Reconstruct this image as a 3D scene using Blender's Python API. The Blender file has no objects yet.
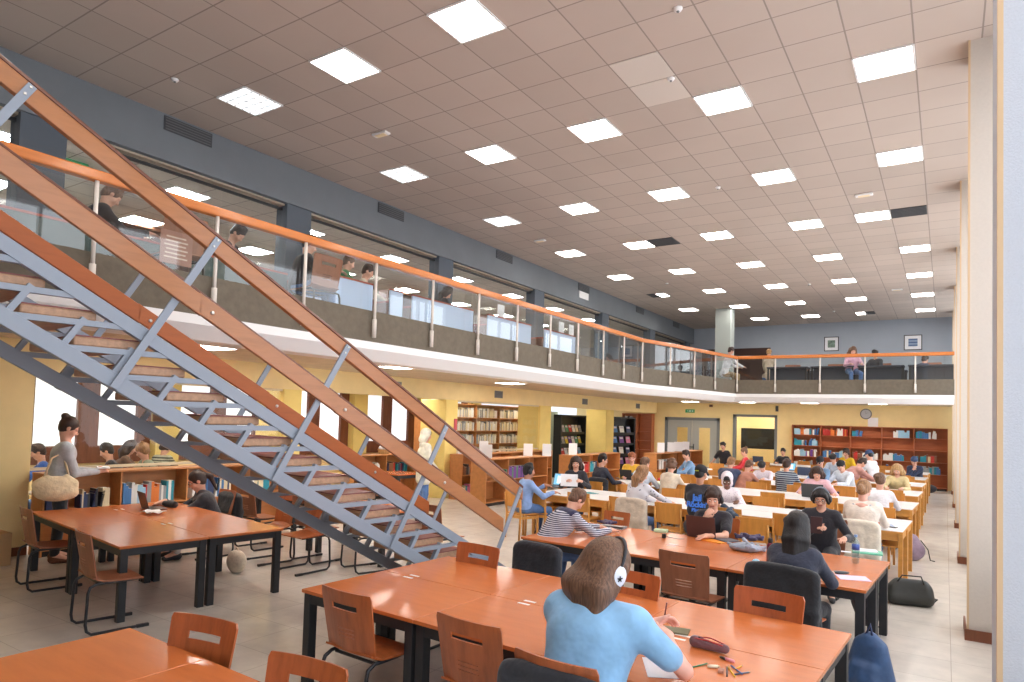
import bpy, math, random
import numpy as np
from mathutils import Vector, Matrix, noise
random.seed(7); np.random.seed(7)
COL = bpy.context.scene.collection
SC = bpy.context.scene
PI = math.pi
# ------------------------------------------------------------------ camera, world, exposure
F_PX, CX, CY, YAW, PITCH, ROLL, EYE = 667.15, 517.39, 392.07, -.57115, .04, .03, 2.1
def _basis():
    fw = Vector((math.sin(YAW), math.cos(YAW), 0)); r = Vector((math.cos(YAW), -math.sin(YAW), 0)); u = Vector((0, 0, 1))
    f2 = fw*math.cos(PITCH)+u*math.sin(PITCH); u2 = -fw*math.sin(PITCH)+u*math.cos(PITCH)
    return r*math.cos(ROLL)+u2*math.sin(ROLL), -r*math.sin(ROLL)+u2*math.cos(ROLL), f2
CR, CU, CF = _basis()
cam = bpy.data.cameras.new('camera'); camo = bpy.data.objects.new('camera', cam); COL.objects.link(camo)
cam.sensor_fit = 'HORIZONTAL'; cam.sensor_width = 36; cam.lens = F_PX/1024*36
cam.shift_x = (512-CX)/1024; cam.shift_y = (CY-341)/1024
cam.clip_start = .05; cam.clip_end = 200
m = Matrix((CR, CU, -CF)).transposed().to_4x4(); m.translation = Vector((0, 0, EYE)); camo.matrix_world = m
SC.camera = camo
SC.view_settings.view_transform = 'Standard'; SC.view_settings.look = 'None'
SC.view_settings.exposure = 0.6; SC.view_settings.gamma = 1.0; SC.view_settings.use_curve_mapping = False
w = bpy.data.worlds.new('world'); SC.world = w; w.use_nodes = True
w.node_tree.nodes['Background'].inputs[0].default_value = (.80, .88, 1.0, 1)
w.node_tree.nodes['Background'].inputs[1].default_value = .9
L_PANEL, L_PANEL_LOW, L_WIN, L_WIN_LEFT = 13.0, 21.0, 1.65, .6

def at(x, y, Z=None, Y=None, X=None):
    """the point of the hall lying on a plane Z=, Y= or X= in the direction of photo pixel x, y"""
    d = CR*((x-CX)/F_PX)-CU*((y-CY)/F_PX)+CF
    o = Vector((0, 0, EYE))
    t = (Z-EYE)/d.z if Z is not None else (Y/d.y if Y is not None else X/d.x)
    return o+d*t

# ------------------------------------------------------------------ materials
MATS = {}
def mat(name, col=(.8, .8, .8), rough=.6, metal=0, kind=None, emit=None, strength=1, **k):
    if name in MATS: return MATS[name]
    m = bpy.data.materials.new(name); m.use_nodes = True; nt = m.node_tree; N = nt.nodes; Lk = nt.links
    b = N['Principled BSDF']; b.inputs['Base Color'].default_value = (*col, 1); b.inputs['Roughness'].default_value = rough
    b.inputs['Metallic'].default_value = metal
    MATS[name] = m
    if emit:
        b.inputs['Emission Color'].default_value = (*emit, 1); b.inputs['Emission Strength'].default_value = strength
    def tex(coord='Object', scale=(1, 1, 1), rot=(0, 0, 0), rnd=False):
        tc = N.new('ShaderNodeTexCoord'); mp = N.new('ShaderNodeMapping'); mp.inputs['Scale'].default_value = scale; mp.inputs['Rotation'].default_value = rot
        src = tc.outputs[coord]
        if rnd:
            oi = N.new('ShaderNodeObjectInfo'); va = N.new('ShaderNodeVectorMath'); va.operation = 'ADD'
            mm = N.new('ShaderNodeMath'); mm.operation = 'MULTIPLY'; mm.inputs[1].default_value = 37.0
            Lk.new(oi.outputs['Random'], mm.inputs[0]); Lk.new(src, va.inputs[0]); Lk.new(mm.outputs[0], va.inputs[1]); src = va.outputs[0]
        Lk.new(src, mp.inputs['Vector']); return mp.outputs['Vector']
    def ramp(fac, stops):
        r = N.new('ShaderNodeValToRGB'); e = r.color_ramp.elements
        while len(e) < len(stops): e.new(.5)
        for q, (p, c) in zip(e, stops): q.position = p; q.color = (*c, 1)
        Lk.new(fac, r.inputs['Fac']); return r.outputs['Color']
    def nz(vec, scale, detail=4, rough=.55):
        n = N.new('ShaderNodeTexNoise'); n.inputs['Scale'].default_value = scale; n.inputs['Detail'].default_value = detail; n.inputs['Roughness'].default_value = rough
        Lk.new(vec, n.inputs['Vector']); return n.outputs['Fac']
    def bump(fac, s, dist=.01):
        bp = N.new('ShaderNodeBump'); bp.inputs['Strength'].default_value = s; bp.inputs['Distance'].default_value = dist
        Lk.new(fac, bp.inputs['Height']); Lk.new(bp.outputs['Normal'], b.inputs['Normal'])
    def mul(c, f): return tuple(min(1, x*f) for x in c)
    if kind == 'wood':
        s = k.get('scale', (14, 1.2, 1.2)); v = tex(scale=s, rnd=True)
        f = nz(v, k.get('ns', 2.2), 6, .62); lo = k.get('lo', .72); hi = k.get('hi', 1.2)
        Lk.new(ramp(f, [(.3, mul(col, lo)), (.52, col), (.72, mul(col, hi))]), b.inputs['Base Color'])
        if k.get('coat'): b.inputs['Coat Weight'].default_value = k['coat']; b.inputs['Coat Roughness'].default_value = .12
    elif kind == 'noise':
        v = tex(scale=k.get('scale', (1, 1, 1))); f = nz(v, k.get('ns', 8), 5)
        lo, hi = k.get('lo', .85), k.get('hi', 1.12)
        Lk.new(ramp(f, [(.3, mul(col, lo)), (.7, mul(col, hi))]), b.inputs['Base Color'])
        if k.get('bump'): bump(f, k['bump'], k.get('bd', .01))
    elif kind == 'cloth':
        v = tex(scale=(1, 1, 1)); f = nz(v, k.get('ns', 9), 4)
        Lk.new(ramp(f, [(.32, mul(col, .82)), (.68, mul(col, 1.12))]), b.inputs['Base Color'])
        n2 = nz(v, k.get('fold', 14), 2); bump(n2, .45, .03); b.inputs['Sheen Weight'].default_value = .2
    elif kind == 'hair':
        v = tex(scale=k.get('scale', (60, 60, 7))); f = nz(v, 1.6, 4)
        Lk.new(ramp(f, [(.3, mul(col, .55)), (.5, col), (.72, mul(col, 1.7))]), b.inputs['Base Color']); bump(f, .45, .008)
    elif kind == 'stripes':
        v = tex(scale=k.get('scale', (0, 0, 1))); wv = N.new('ShaderNodeTexWave'); wv.wave_type = 'BANDS'; wv.bands_direction = 'Z'
        wv.inputs['Scale'].default_value = k.get('freq', 12); wv.inputs['Distortion'].default_value = k.get('dist', 0)
        Lk.new(v, wv.inputs['Vector'])
        c2 = k.get('col2', (1, 1, 1)); t = k.get('t', .5)
        r = ramp(wv.outputs['Fac'], [(max(0, t-.04), col), (min(1, t+.04), c2)]); Lk.new(r, b.inputs['Base Color'])
        n2 = nz(tex(), 14, 2); bump(n2, .5, .03)
    elif kind == 'speckle':
        v = tex(); vo = N.new('ShaderNodeTexVoronoi'); vo.inputs['Scale'].default_value = k.get('vs', 22); Lk.new(v, vo.inputs['Vector'])
        t = k.get('t', .25); Lk.new(ramp(vo.outputs['Distance'], [(t, k.get('col2', (0, 0, 0))), (t+.08, col)]), b.inputs['Base Color'])
    elif kind == 'grid':
        v = tex(coord='Object'); sx = N.new('ShaderNodeSeparateXYZ'); Lk.new(v, sx.inputs[0]); fs = []; ids = []
        for ax, off, per in (('X', k['ox'], k['px']), ('Y', k['oy'], k['py'])):
            a = N.new('ShaderNodeMath'); a.operation = 'SUBTRACT'; a.inputs[1].default_value = off; Lk.new(sx.outputs[ax], a.inputs[0])
            d = N.new('ShaderNodeMath'); d.operation = 'DIVIDE'; d.inputs[1].default_value = per; Lk.new(a.outputs[0], d.inputs[0])
            fl = N.new('ShaderNodeMath'); fl.operation = 'FLOOR'; Lk.new(d.outputs[0], fl.inputs[0]); ids.append(fl.outputs[0])
            fr = N.new('ShaderNodeMath'); fr.operation = 'FRACT'; Lk.new(d.outputs[0], fr.inputs[0])
            s5 = N.new('ShaderNodeMath'); s5.operation = 'SUBTRACT'; s5.inputs[1].default_value = .5; Lk.new(fr.outputs[0], s5.inputs[0])
            ab = N.new('ShaderNodeMath'); ab.operation = 'ABSOLUTE'; Lk.new(s5.outputs[0], ab.inputs[0])
            gt = N.new('ShaderNodeMath'); gt.operation = 'GREATER_THAN'; gt.inputs[1].default_value = .5-k['w']/per/2*k.get('wy', 1 if ax == 'X' else 1); Lk.new(ab.outputs[0], gt.inputs[0]); fs.append(gt.outputs[0])
        mx = N.new('ShaderNodeMath'); mx.operation = 'MAXIMUM'; Lk.new(fs[0], mx.inputs[0]); Lk.new(fs[1], mx.inputs[1])
        cb = N.new('ShaderNodeCombineXYZ'); Lk.new(ids[0], cb.inputs[0]); Lk.new(ids[1], cb.inputs[1])
        wn = N.new('ShaderNodeTexWhiteNoise'); wn.noise_dimensions = '2D'; Lk.new(cb.outputs[0], wn.inputs['Vector'])
        vv = k.get('var', .06); base = ramp(wn.outputs['Value'], [(0, mul(col, 1-vv)), (1, mul(col, 1+vv))])
        f = nz(v, k.get('ns', 3), 6, .6)
        mix = N.new('ShaderNodeMix'); mix.data_type = 'RGBA'; mix.blend_type = 'MULTIPLY'; mix.inputs[0].default_value = k.get('mot', .6)
        Lk.new(base, mix.inputs[6]); Lk.new(ramp(f, [(.3, k.get('d1', (.78, .78, .78))), (.7, (1.0, 1.0, 1.0))]), mix.inputs[7])
        m2 = N.new('ShaderNodeMix'); m2.data_type = 'RGBA'; Lk.new(mx.outputs[0], m2.inputs[0]); Lk.new(mix.outputs[2], m2.inputs[6]); m2.inputs[7].default_value = (*k['line'], 1)
        Lk.new(m2.outputs[2], b.inputs['Base Color'])
        if k.get('rvar'):
            rr = N.new('ShaderNodeMapRange'); rr.inputs[3].default_value = rough-.03; rr.inputs[4].default_value = rough+.08; Lk.new(f, rr.inputs[0]); Lk.new(rr.outputs[0], b.inputs['Roughness'])
    return m
def glass_mat(name, tint=(1, 1, 1), refl=1.0, frost=0):
    m = bpy.data.materials.new(name); m.use_nodes = True; nt = m.node_tree; N = nt.nodes; Lk = nt.links; N.remove(N['Principled BSDF'])
    o = N['Material Output']; t = N.new('ShaderNodeBsdfTransparent'); t.inputs[0].default_value = (*tint, 1)
    g = N.new('ShaderNodeBsdfGlossy'); g.inputs['Roughness'].default_value = .02
    fr = N.new('ShaderNodeFresnel'); fr.inputs['IOR'].default_value = 1.5
    mu = N.new('ShaderNodeMath'); mu.operation = 'MULTIPLY'; mu.inputs[1].default_value = refl; mu.use_clamp = True
    ge = N.new('ShaderNodeNewGeometry'); iv = N.new('ShaderNodeMath'); iv.operation = 'SUBTRACT'; iv.inputs[0].default_value = 1; Lk.new(ge.outputs['Backfacing'], iv.inputs[1])
    m3 = N.new('ShaderNodeMath'); m3.operation = 'MULTIPLY'; Lk.new(fr.outputs[0], m3.inputs[0]); Lk.new(iv.outputs[0], m3.inputs[1])
    Lk.new(m3.outputs[0], mu.inputs[0]); mx = N.new('ShaderNodeMixShader'); Lk.new(mu.outputs[0], mx.inputs[0]); Lk.new(t.outputs[0], mx.inputs[1]); Lk.new(g.outputs[0], mx.inputs[2])
    Lk.new(mx.outputs[0], o.inputs[0]); MATS[name] = m; return m
glass = glass_mat('clear_glass', (.95, .98, .97), 2.6)
glass_part = glass_mat('partition_glass', (.95, .96, .95), .9)

def lin(r, g, b): # photo colour (0-255) to scene colour
    return tuple((c/255/12.92) if c/255 <= .04045 else ((c/255+.055)/1.055)**2.4 for c in (r, g, b))

# ------------------------------------------------------------------ mesh helpers
class MB:
    def __init__(s): s.v = []; s.f = []; s.mi = []; s.cur = 0
    def add(s, vs, fs):
        o = len(s.v); s.v += [tuple(v) for v in vs]; s.f += [tuple(i+o for i in f) for f in fs]; s.mi += [s.cur]*len(fs); return s
    def box(s, x0, x1, y0, y1, z0, z1, M=None):
        vs = [Vector((x, y, z)) for x in (x0, x1) for y in (y0, y1) for z in (z0, z1)]
        if M is not None: vs = [M @ v for v in vs]
        return s.add(vs, [(0, 1, 3, 2), (4, 6, 7, 5), (0, 4, 5, 1), (2, 3, 7, 6), (0, 2, 6, 4), (1, 5, 7, 3)])
    def bar(s, a, b, w, h, up=(0, 0, 1)):
        a = Vector(a); b = Vector(b); d = (b-a); L = d.length; d.normalize(); up = Vector(up)
        x = d.cross(up)
        if x.length < 1e-5: x = d.cross(Vector((0, 1, 0)))
        x.normalize(); z = x.cross(d).normalized()
        M = Matrix((x, d, z)).transposed().to_4x4(); M.translation = a
        return s.box(-w/2, w/2, 0, L, -h/2, h/2, M)
    def tube(s, pts, r, n=8, closed=False):
        pts = [Vector(p) for p in pts]; rs = r if isinstance(r, (list, tuple)) else [r]*len(pts); rings = []
        T = [(pts[min(i+1, len(pts)-1)]-pts[max(i-1, 0)]).normalized() for i in range(len(pts))]
        if closed: T = [(pts[(i+1) % len(pts)]-pts[i-1]).normalized() for i in range(len(pts))]
        ref = Vector((0, 0, 1)) if abs(T[0].z) < .9 else Vector((1, 0, 0)); u = T[0].cross(ref).normalized()
        vs = []
        for i, p in enumerate(pts):
            u = (u-T[i]*u.dot(T[i])).normalized(); w_ = T[i].cross(u)
            for k in range(n):
                a = 2*PI*k/n; vs.append(p+(u*math.cos(a)+w_*math.sin(a))*rs[i])
        fs = []
        m_ = len(pts)
        for i in range(m_ if closed else m_-1):
            for k in range(n):
                j = (i+1) % m_; fs.append((i*n+k, i*n+(k+1) % n, j*n+(k+1) % n, j*n+k))
        if not closed: fs += [tuple(range(n-1, -1, -1)), tuple((m_-1)*n+k for k in range(n))]
        return s.add(vs, fs)
    def lathe(s, prof, n=16, c=(0, 0, 0)):
        vs = []; c = Vector(c)
        for r, z in prof:
            for k in range(n): a = 2*PI*k/n; vs.append(c+Vector((r*math.cos(a), r*math.sin(a), z)))
        fs = [(i*n+k, i*n+(k+1) % n, (i+1)*n+(k+1) % n, (i+1)*n+k) for i in range(len(prof)-1) for k in range(n)]
        fs += [tuple(range(n-1, -1, -1)), tuple((len(prof)-1)*n+k for k in range(n))]
        return s.add(vs, fs)
    def prism(s, poly, z0, z1, M=None):
        n = len(poly); vs = [Vector((x, y, z0)) for x, y in poly]+[Vector((x, y, z1)) for x, y in poly]
        if M is not None: vs = [M @ v for v in vs]
        return s.add(vs, [tuple(range(n-1, -1, -1)), tuple(range(n, 2*n))]+[(i, (i+1) % n, n+(i+1) % n, n+i) for i in range(n)])
    def sheet(s, fn, us, vs_, th, mask=None):
        """curved board or cloth: fn(u,v)->point; thickness th; mask(i,j) False leaves a hole"""
        nu, nv = len(us), len(vs_); P = [[Vector(fn(u, v)) for v in vs_] for u in us]; A = []; B = []
        for i in range(nu):
            for j in range(nv):
                du = P[min(i+1, nu-1)][j]-P[max(i-1, 0)][j]; dv = P[i][min(j+1, nv-1)]-P[i][max(j-1, 0)]
                n = du.cross(dv).normalized()*th/2; A.append(P[i][j]+n); B.append(P[i][j]-n)
        o = len(A); fs = []; ok = lambda i, j: 0 <= i < nu-1 and 0 <= j < nv-1 and (mask is None or mask(i, j))
        I = lambda i, j: i*nv+j
        for i in range(nu-1):
            for j in range(nv-1):
                if not ok(i, j): continue
                a, b_, c, d = I(i, j), I(i+1, j), I(i+1, j+1), I(i, j+1)
                fs.append((a, b_, c, d)); fs.append((d+o, c+o, b_+o, a+o))
                for (di, dj, p, q) in ((0, -1, a, b_), (1, 0, b_, c), (0, 1, c, d), (-1, 0, d, a)):
                    if not ok(i+di, j+dj): fs.append((q, p, p+o, q+o))
        return s.add(A+B, fs)
    def build(s, name, m, parent=None, smooth=False, loc=None, bevel=0):
        me = bpy.data.meshes.new(name); me.from_pydata(s.v, [], s.f)
        ms = m if isinstance(m, (list, tuple)) else [m]
        for q in ms: me.materials.append(q)
        if len(ms) > 1: me.polygons.foreach_set('material_index', s.mi)
        if smooth: me.polygons.foreach_set('use_smooth', [True]*len(me.polygons))
        me.update(); o = bpy.data.objects.new(name, me); COL.objects.link(o)
        if parent: o.parent = parent
        if loc: o.location = loc
        if bevel:
            bm_ = o.modifiers.new('bevel', 'BEVEL'); bm_.width = bevel; bm_.segments = 2; bm_.limit_method = 'ANGLE'; bm_.harden_normals = False
        return o
def tag(o, label=None, cat=None, group=None, kind=None):
    if label: o['label'] = label
    if cat: o['category'] = cat
    if group: o['group'] = group
    if kind: o['kind'] = kind
    return o
def thing(name, label, cat, loc=(0, 0, 0), rz=0, group=None):
    o = bpy.data.objects.new(name, None); COL.objects.link(o); o.empty_display_size = .1
    o.location = loc; o.rotation_euler = (0, 0, rz); return tag(o, label, cat, group)
def struct(name, mb, m, **k): return tag(mb.build(name, m, **k), kind='structure')
def copy_tree(o, parent=None, loc=None, rz=None, label=None, group=None):
    c = o.copy(); COL.objects.link(c); c.parent = parent
    if loc is not None: c.location = loc
    if rz is not None: c.rotation_euler = (0, 0, rz)
    if label: c['label'] = label
    if group: c['group'] = group
    for ch in o.children: copy_tree(ch, c)
    return c
def plain_box(name, label, cat, m, sx, sy, sz, loc, rz=0, bevel=.003, group=None):
    b = MB().box(-sx/2, sx/2, -sy/2, sy/2, 0, sz); o = b.build(name, m, bevel=bevel); o.location = loc; o.rotation_euler = (0, 0, rz); return tag(o, label, cat, group)

# ------------------------------------------------------------------ soft bodies: signed distance field -> one continuous surface
class Soft:
    def __init__(s, h): s.h = h; s.p = []
    def cone(s, a, b, ra, rb=None, k=.03, sub=False): s.p.append(('c', np.array(a, float), np.array(b, float), ra, ra if rb is None else rb, k, sub)); return s
    def ell(s, c, r, R=None, k=.03, sub=False): s.p.append(('e', np.array(c, float), np.array(r, float), np.eye(3) if R is None else np.array(R), 0, k, sub)); return s
    def mesh(s):
        h = s.h; lo = np.full(3, 1e9); hi = -lo; bbs = []
        for q in s.p:
            if q[0] == 'c': l = np.minimum(q[1]-q[3], q[2]-q[4]); u = np.maximum(q[1]+q[3], q[2]+q[4])
            else: r = q[2].max(); l = q[1]-r; u = q[1]+r
            bbs.append((l, u))
            if not q[6]: lo = np.minimum(lo, l); hi = np.maximum(hi, u)
        lo -= 3*h; hi += 3*h; n = np.ceil((hi-lo)/h).astype(int)+1
        Fd = np.full(n, .2, np.float32)
        for q, (l, u) in zip(s.p, bbs):
            k = q[5]; mar = k+2*h
            i0 = np.maximum(np.floor((l-mar-lo)/h).astype(int), 0); i1 = np.minimum(np.ceil((u+mar-lo)/h).astype(int)+1, n)
            if (i1 <= i0).any(): continue
            X = (lo[0]+h*np.arange(i0[0], i1[0])).astype(np.float32)[:, None, None]; Y = (lo[1]+h*np.arange(i0[1], i1[1])).astype(np.float32)[None, :, None]; Z = (lo[2]+h*np.arange(i0[2], i1[2])).astype(np.float32)[None, None, :]
            if q[0] == 'c':
                a, b = q[1], q[2]; ab = b-a; L2 = max((ab**2).sum(), 1e-12)
                t = np.clip(((X-a[0])*ab[0]+(Y-a[1])*ab[1]+(Z-a[2])*ab[2])/L2, 0, 1)
                d = np.sqrt((X-a[0]-t*ab[0])**2+(Y-a[1]-t*ab[1])**2+(Z-a[2]-t*ab[2])**2)-(q[3]+t*(q[4]-q[3]))
            else:
                c, r, R = q[1], q[2], q[3]; px, py, pz = X-c[0], Y-c[1], Z-c[2]
                lx = px*R[0][0]+py*R[1][0]+pz*R[2][0]; ly = px*R[0][1]+py*R[1][1]+pz*R[2][1]; lz = px*R[0][2]+py*R[1][2]+pz*R[2][2]
                k0 = np.sqrt((lx/r[0])**2+(ly/r[1])**2+(lz/r[2])**2); k1 = np.sqrt((lx/r[0]**2)**2+(ly/r[1]**2)**2+(lz/r[2]**2)**2)+1e-9
                d = k0*(k0-1)/k1
            sl = tuple(slice(i0[j], i1[j]) for j in range(3)); o = Fd[sl]
            if q[6]: d = -d; hh = np.clip(.5-.5*(o-d)/k, 0, 1); Fd[sl] = o*(1-hh)+d*hh+k*hh*(1-hh)
            else: hh = np.clip(.5+.5*(o-d)/k, 0, 1); Fd[sl] = o*(1-hh)+d*hh-k*hh*(1-hh)
        S = Fd < 0
        c = np.zeros(np.array(n)-1, np.int8)
        offs = [(a, b, d) for a in (0, 1) for b in (0, 1) for d in (0, 1)]
        for a, b, d in offs: c += S[a:n[0]-1+a, b:n[1]-1+b, d:n[2]-1+d]
        act = (c > 0) & (c < 8); ids = -np.ones(act.shape, np.int64); I = np.argwhere(act); ids[act] = np.arange(len(I))
        acc = np.zeros((len(I), 3)); cnt = np.zeros(len(I))
        for p in offs:
            for ax in range(3):
                if p[ax]: continue
                q_ = list(p); q_[ax] = 1
                f0 = Fd[I[:, 0]+p[0], I[:, 1]+p[1], I[:, 2]+p[2]]; f1 = Fd[I[:, 0]+q_[0], I[:, 1]+q_[1], I[:, 2]+q_[2]]
                x = (f0 < 0) != (f1 < 0); t = np.where(x, f0/np.where(x, f0-f1, 1), 0)
                pos = np.array(p, float)[None, :].repeat(len(I), 0); pos[:, ax] += t
                acc += pos*x[:, None]; cnt += x
        V = lo+(I+acc/np.maximum(cnt, 1)[:, None])*h
        quads = []
        for ax in range(3):
            b_, c_ = (ax+1) % 3, (ax+2) % 3
            s0 = [slice(None)]*3; s1 = [slice(None)]*3; s0[ax] = slice(0, n[ax]-1); s1[ax] = slice(1, n[ax])
            A, B = S[tuple(s0)], S[tuple(s1)]; E = np.argwhere(A != B)
            E = E[(E[:, b_] > 0) & (E[:, c_] > 0) & (E[:, b_] < n[b_]-1) & (E[:, c_] < n[c_]-1)]
            inside = A[E[:, 0], E[:, 1], E[:, 2]]
            def g(db, dc):
                e = E.copy(); e[:, b_] -= db; e[:, c_] -= dc; return ids[e[:, 0], e[:, 1], e[:, 2]]
            q0, q1, q2, q3 = g(1, 1), g(0, 1), g(0, 0), g(1, 0)
            Q = np.stack([q0, q1, q2, q3], 1); Q[~inside] = Q[~inside][:, ::-1]; quads.append(Q)
        return V, np.concatenate(quads)
    def build(s, name, m, parent=None, loc=None, rot=None):
        V, Q = s.mesh(); me = bpy.data.meshes.new(name)
        me.vertices.add(len(V)); me.vertices.foreach_set('co', V.astype(np.float32).ravel())
        me.loops.add(Q.size); me.loops.foreach_set('vertex_index', Q.astype(np.int32).ravel())
        me.polygons.add(len(Q)); me.polygons.foreach_set('loop_start', np.arange(0, Q.size, 4, dtype=np.int32)); me.polygons.foreach_set('loop_total', np.full(len(Q), 4, np.int32))
        me.polygons.foreach_set('use_smooth', np.ones(len(Q), bool)); me.update(calc_edges=True); me.validate()
        me.materials.append(m); o = bpy.data.objects.new(name, me); COL.objects.link(o)
        if parent: o.parent = parent
        if loc is not None: o.location = loc
        if rot is not None: o.rotation_euler = rot
        return o
# ================================================================== the setting
XR, XB, XW, XWIN, YF, YB, CZ = .2, -9.18, -10.8, -14.5, 28.3, -3.0, 6.21
ZS, ZBAND, ZGLASS, ZRAIL, ZLOW, ZUP, ZBK = 2.84, 3.09, 3.52, 4.27, 3.0, 3.3, 5.56
LX0, LY0 = -.594, 8.346
M_ceil = mat('ceiling_tiles', lin(198, 183, 172), .9, kind='grid', ox=LX0-.3, px=.6, oy=LY0-.3, py=.6, w=.016, line=lin(152, 139, 130), var=.05, ns=.5, mot=.5, d1=(.86, .84, .82))
M_ceil_low = mat('lower_ceiling_tiles', lin(222, 205, 180), .9, kind='grid', ox=.1, px=.6, oy=.1, py=.6, w=.012, line=lin(180, 165, 140), var=.02)
M_floor = mat('floor_tiles', lin(218, 210, 200), .24, kind='grid', ox=.05, px=.6, oy=.2, py=.6, w=.006, line=lin(176, 168, 158), var=.04, ns=3.5, mot=.7, d1=(.76, .77, .80))
M_yel = mat('yellow_wall', lin(246, 222, 164), .8, kind='noise', ns=3, lo=.95, hi=1.03)
M_yel2 = mat('yellow_pier', lin(242, 216, 132), .75, kind='noise', ns=3, lo=.95, hi=1.03)
M_cream = mat('cream_column', lin(200, 190, 180), .8, kind='noise', ns=40, lo=.97, hi=1.02, bump=.15)
M_cream_edge = mat('cream_bead', lin(206, 176, 140), .6)
M_textwall = mat('white_woven_wall', lin(190, 194, 204), .85, kind='noise', ns=120, lo=.95, hi=1.03, bump=.6, bd=.004)
M_bulk = mat('slate_paint', lin(116, 121, 127), .7, kind='noise', ns=2, lo=.95, hi=1.04)
M_blue = mat('blue_grey_wall', lin(172, 180, 192), .8, kind='noise', ns=1.5, lo=.96, hi=1.03)
M_parapet = mat('dark_render_parapet', lin(112, 103, 90), .9, kind='noise', ns=12, lo=.88, hi=1.1, bump=.3)
M_white = mat('white_paint', lin(244, 242, 242), .6)
M_greycol = mat('grey_column', lin(178, 186, 182), .7)
M_wood_trim = mat('brown_timber', lin(122, 70, 44), .5, kind='wood', scale=(8, 8, 1))
M_rail = mat('orange_handrail_wood', lin(206, 122, 58), .25, kind='wood', scale=(10, 1, 10), coat=.5, lo=.88, hi=1.06)
M_steelw = mat('cream_steel', lin(222, 214, 206), .4)
M_grille = mat('vent_grille', lin(70, 72, 76), .7)
M_grille2 = mat('wall_grille', lin(132, 134, 134), .7)
M_panel = mat('light_panel', (1, 1, 1), .5, emit=(1.0, .93, .85), strength=L_PANEL)
M_panel_c = mat('louvred_light_panel', (1, 1, 1), .5, emit=(.88, .97, 1.0), strength=1.5)
M_panel_low = mat('lower_light_panel', (1, 1, 1), .5, emit=(1.0, .93, .84), strength=L_PANEL_LOW)
M_panel_up = mat('upper_side_light_panel', (1, 1, 1), .5, emit=(.95, .97, 1.0), strength=36)
M_black = mat('black_plastic', lin(30, 30, 32), .45)
M_pane_r = mat('daylit_window', (1, 1, 1), .5, emit=(.84, .92, 1.0), strength=L_WIN)
M_pane_l = mat('frosted_window', (1, 1, 1), .5, emit=(.86, .93, 1.0), strength=L_WIN_LEFT)

struct('floor', MB().box(XWIN-.3, 1.2, YB, YF+.2, -.1, 0), M_floor)
struct('ceiling', MB().box(XB, 1.2, YB, YF+.4, CZ, CZ+.1), M_ceil)
struct('ceiling', MB().box(XWIN-.3, XB-.28, YB, YF+.2, ZBK, ZBK+.1), mat('side_ceiling_tiles', lin(214, 204, 192), .9, kind='grid', ox=.1, px=.6, oy=.1, py=.6, w=.015, line=lin(140, 132, 124), var=.03))
struct('wall_bulkhead', MB().box(XB-.28, XB, YB, YF+.2, ZBK, CZ+.1), M_bulk)
struct('trim_bulkhead', MB().box(XB-.3, XB-.1, YB, YF+.2, ZBK-.03, ZBK+.002), mat('beige_track', lin(176, 160, 140), .6))
struct('wall_back', MB().box(XWIN-.3, 1.2, YB-.2, YB, 0, CZ+.1), M_cream)
struct('wall_far_upper', MB().box(XWIN-.3, 1.2, YF, YF+.2, ZUP, CZ+.1), M_blue)
# far lower wall with door and window openings (X positions)
DX0, DX1, DZ = -10.4, -8.0, 2.38
WX0, WX1, WZ0, WZ1 = -7.45, -5.7, .15, 2.56
b = MB()
for x0, x1, z0, z1 in ((XW-.9, DX0, 0, ZLOW), (DX0, DX1, DZ, ZLOW), (DX1, WX0, 0, ZLOW), (WX0, WX1, 0, WZ0), (WX0, WX1, WZ1, ZLOW), (WX1, 1.2, 0, ZLOW)):
    b.box(x0, x1, YF, YF+.2, z0, z1)
struct('wall_far_lower', b, M_yel)
# left lower wall: solid to the first pier, header over the bays, deep yellow piers
b = MB().box(XW-.25, XW, YB, 4.23, 0, ZLOW).box(XW-.25, XW, 4.23, YF, 2.54, ZLOW)
struct('wall_left_lower', b, M_yel)
for y0, y1 in ((8.45, 8.88), (13.45, 13.95), (18.2, 18.9), (23.1, 23.8)):
    struct('wall_pier', MB().box(XW-.85, XW-.01, y0, y1, 0, 2.54), M_yel2, bevel=.01)
struct('baseboard_left', MB().box(XW, XW+.02, YB, 4.24, 0, .12), M_wood_trim)
# window wall of the side room
b = MB().box(XWIN-.3, XWIN-.15, YB, YF, 0, .95).box(XWIN-.3, XWIN-.15, YB, YF, 2.75, ZLOW)
struct('wall_left_outer', b, M_yel)
struct('wall_left_outer_upper', MB().box(XWIN-.3, XWIN-.15, YB, YF, ZUP, ZBK+.1), mat('side_room_wall', lin(196, 188, 178), .8))
struct('wall_side_far', MB().box(XWIN-.3, XW-.86, YF, YF+.2, 0, ZLOW), M_yel)
yw = 5.6; n = 0
while yw < 19:
    # a bay: two frosted panes in a heavy brown frame, then a yellow pier
    for k in range(2):
        n += 1; y0 = yw+k*1.16
        fr = MB(); X = XWIN-.02
        for a, b_, z0, z1 in ((y0, y0+.1, .95, 2.75), (y0+.86, y0+1.16, .95, 2.75), (y0+.1, y0+.86, .95, 1.3), (y0+.1, y0+.86, 2.68, 2.75)):
            fr.box(XWIN-.14, X, a, b_, z0, z1)
        f = struct('window_%d' % n, fr, M_wood_trim)
        MB().box(XWIN-.12, XWIN-.1, y0+.1, y0+.86, 1.3, 2.68).build('pane', M_pane_l, f)
    struct('wall_window_pier', MB().box(XWIN-.14, XWIN+.2, yw+2.32, yw+2.85, 0, ZLOW), M_yel2)
    yw += 2.85
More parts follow.
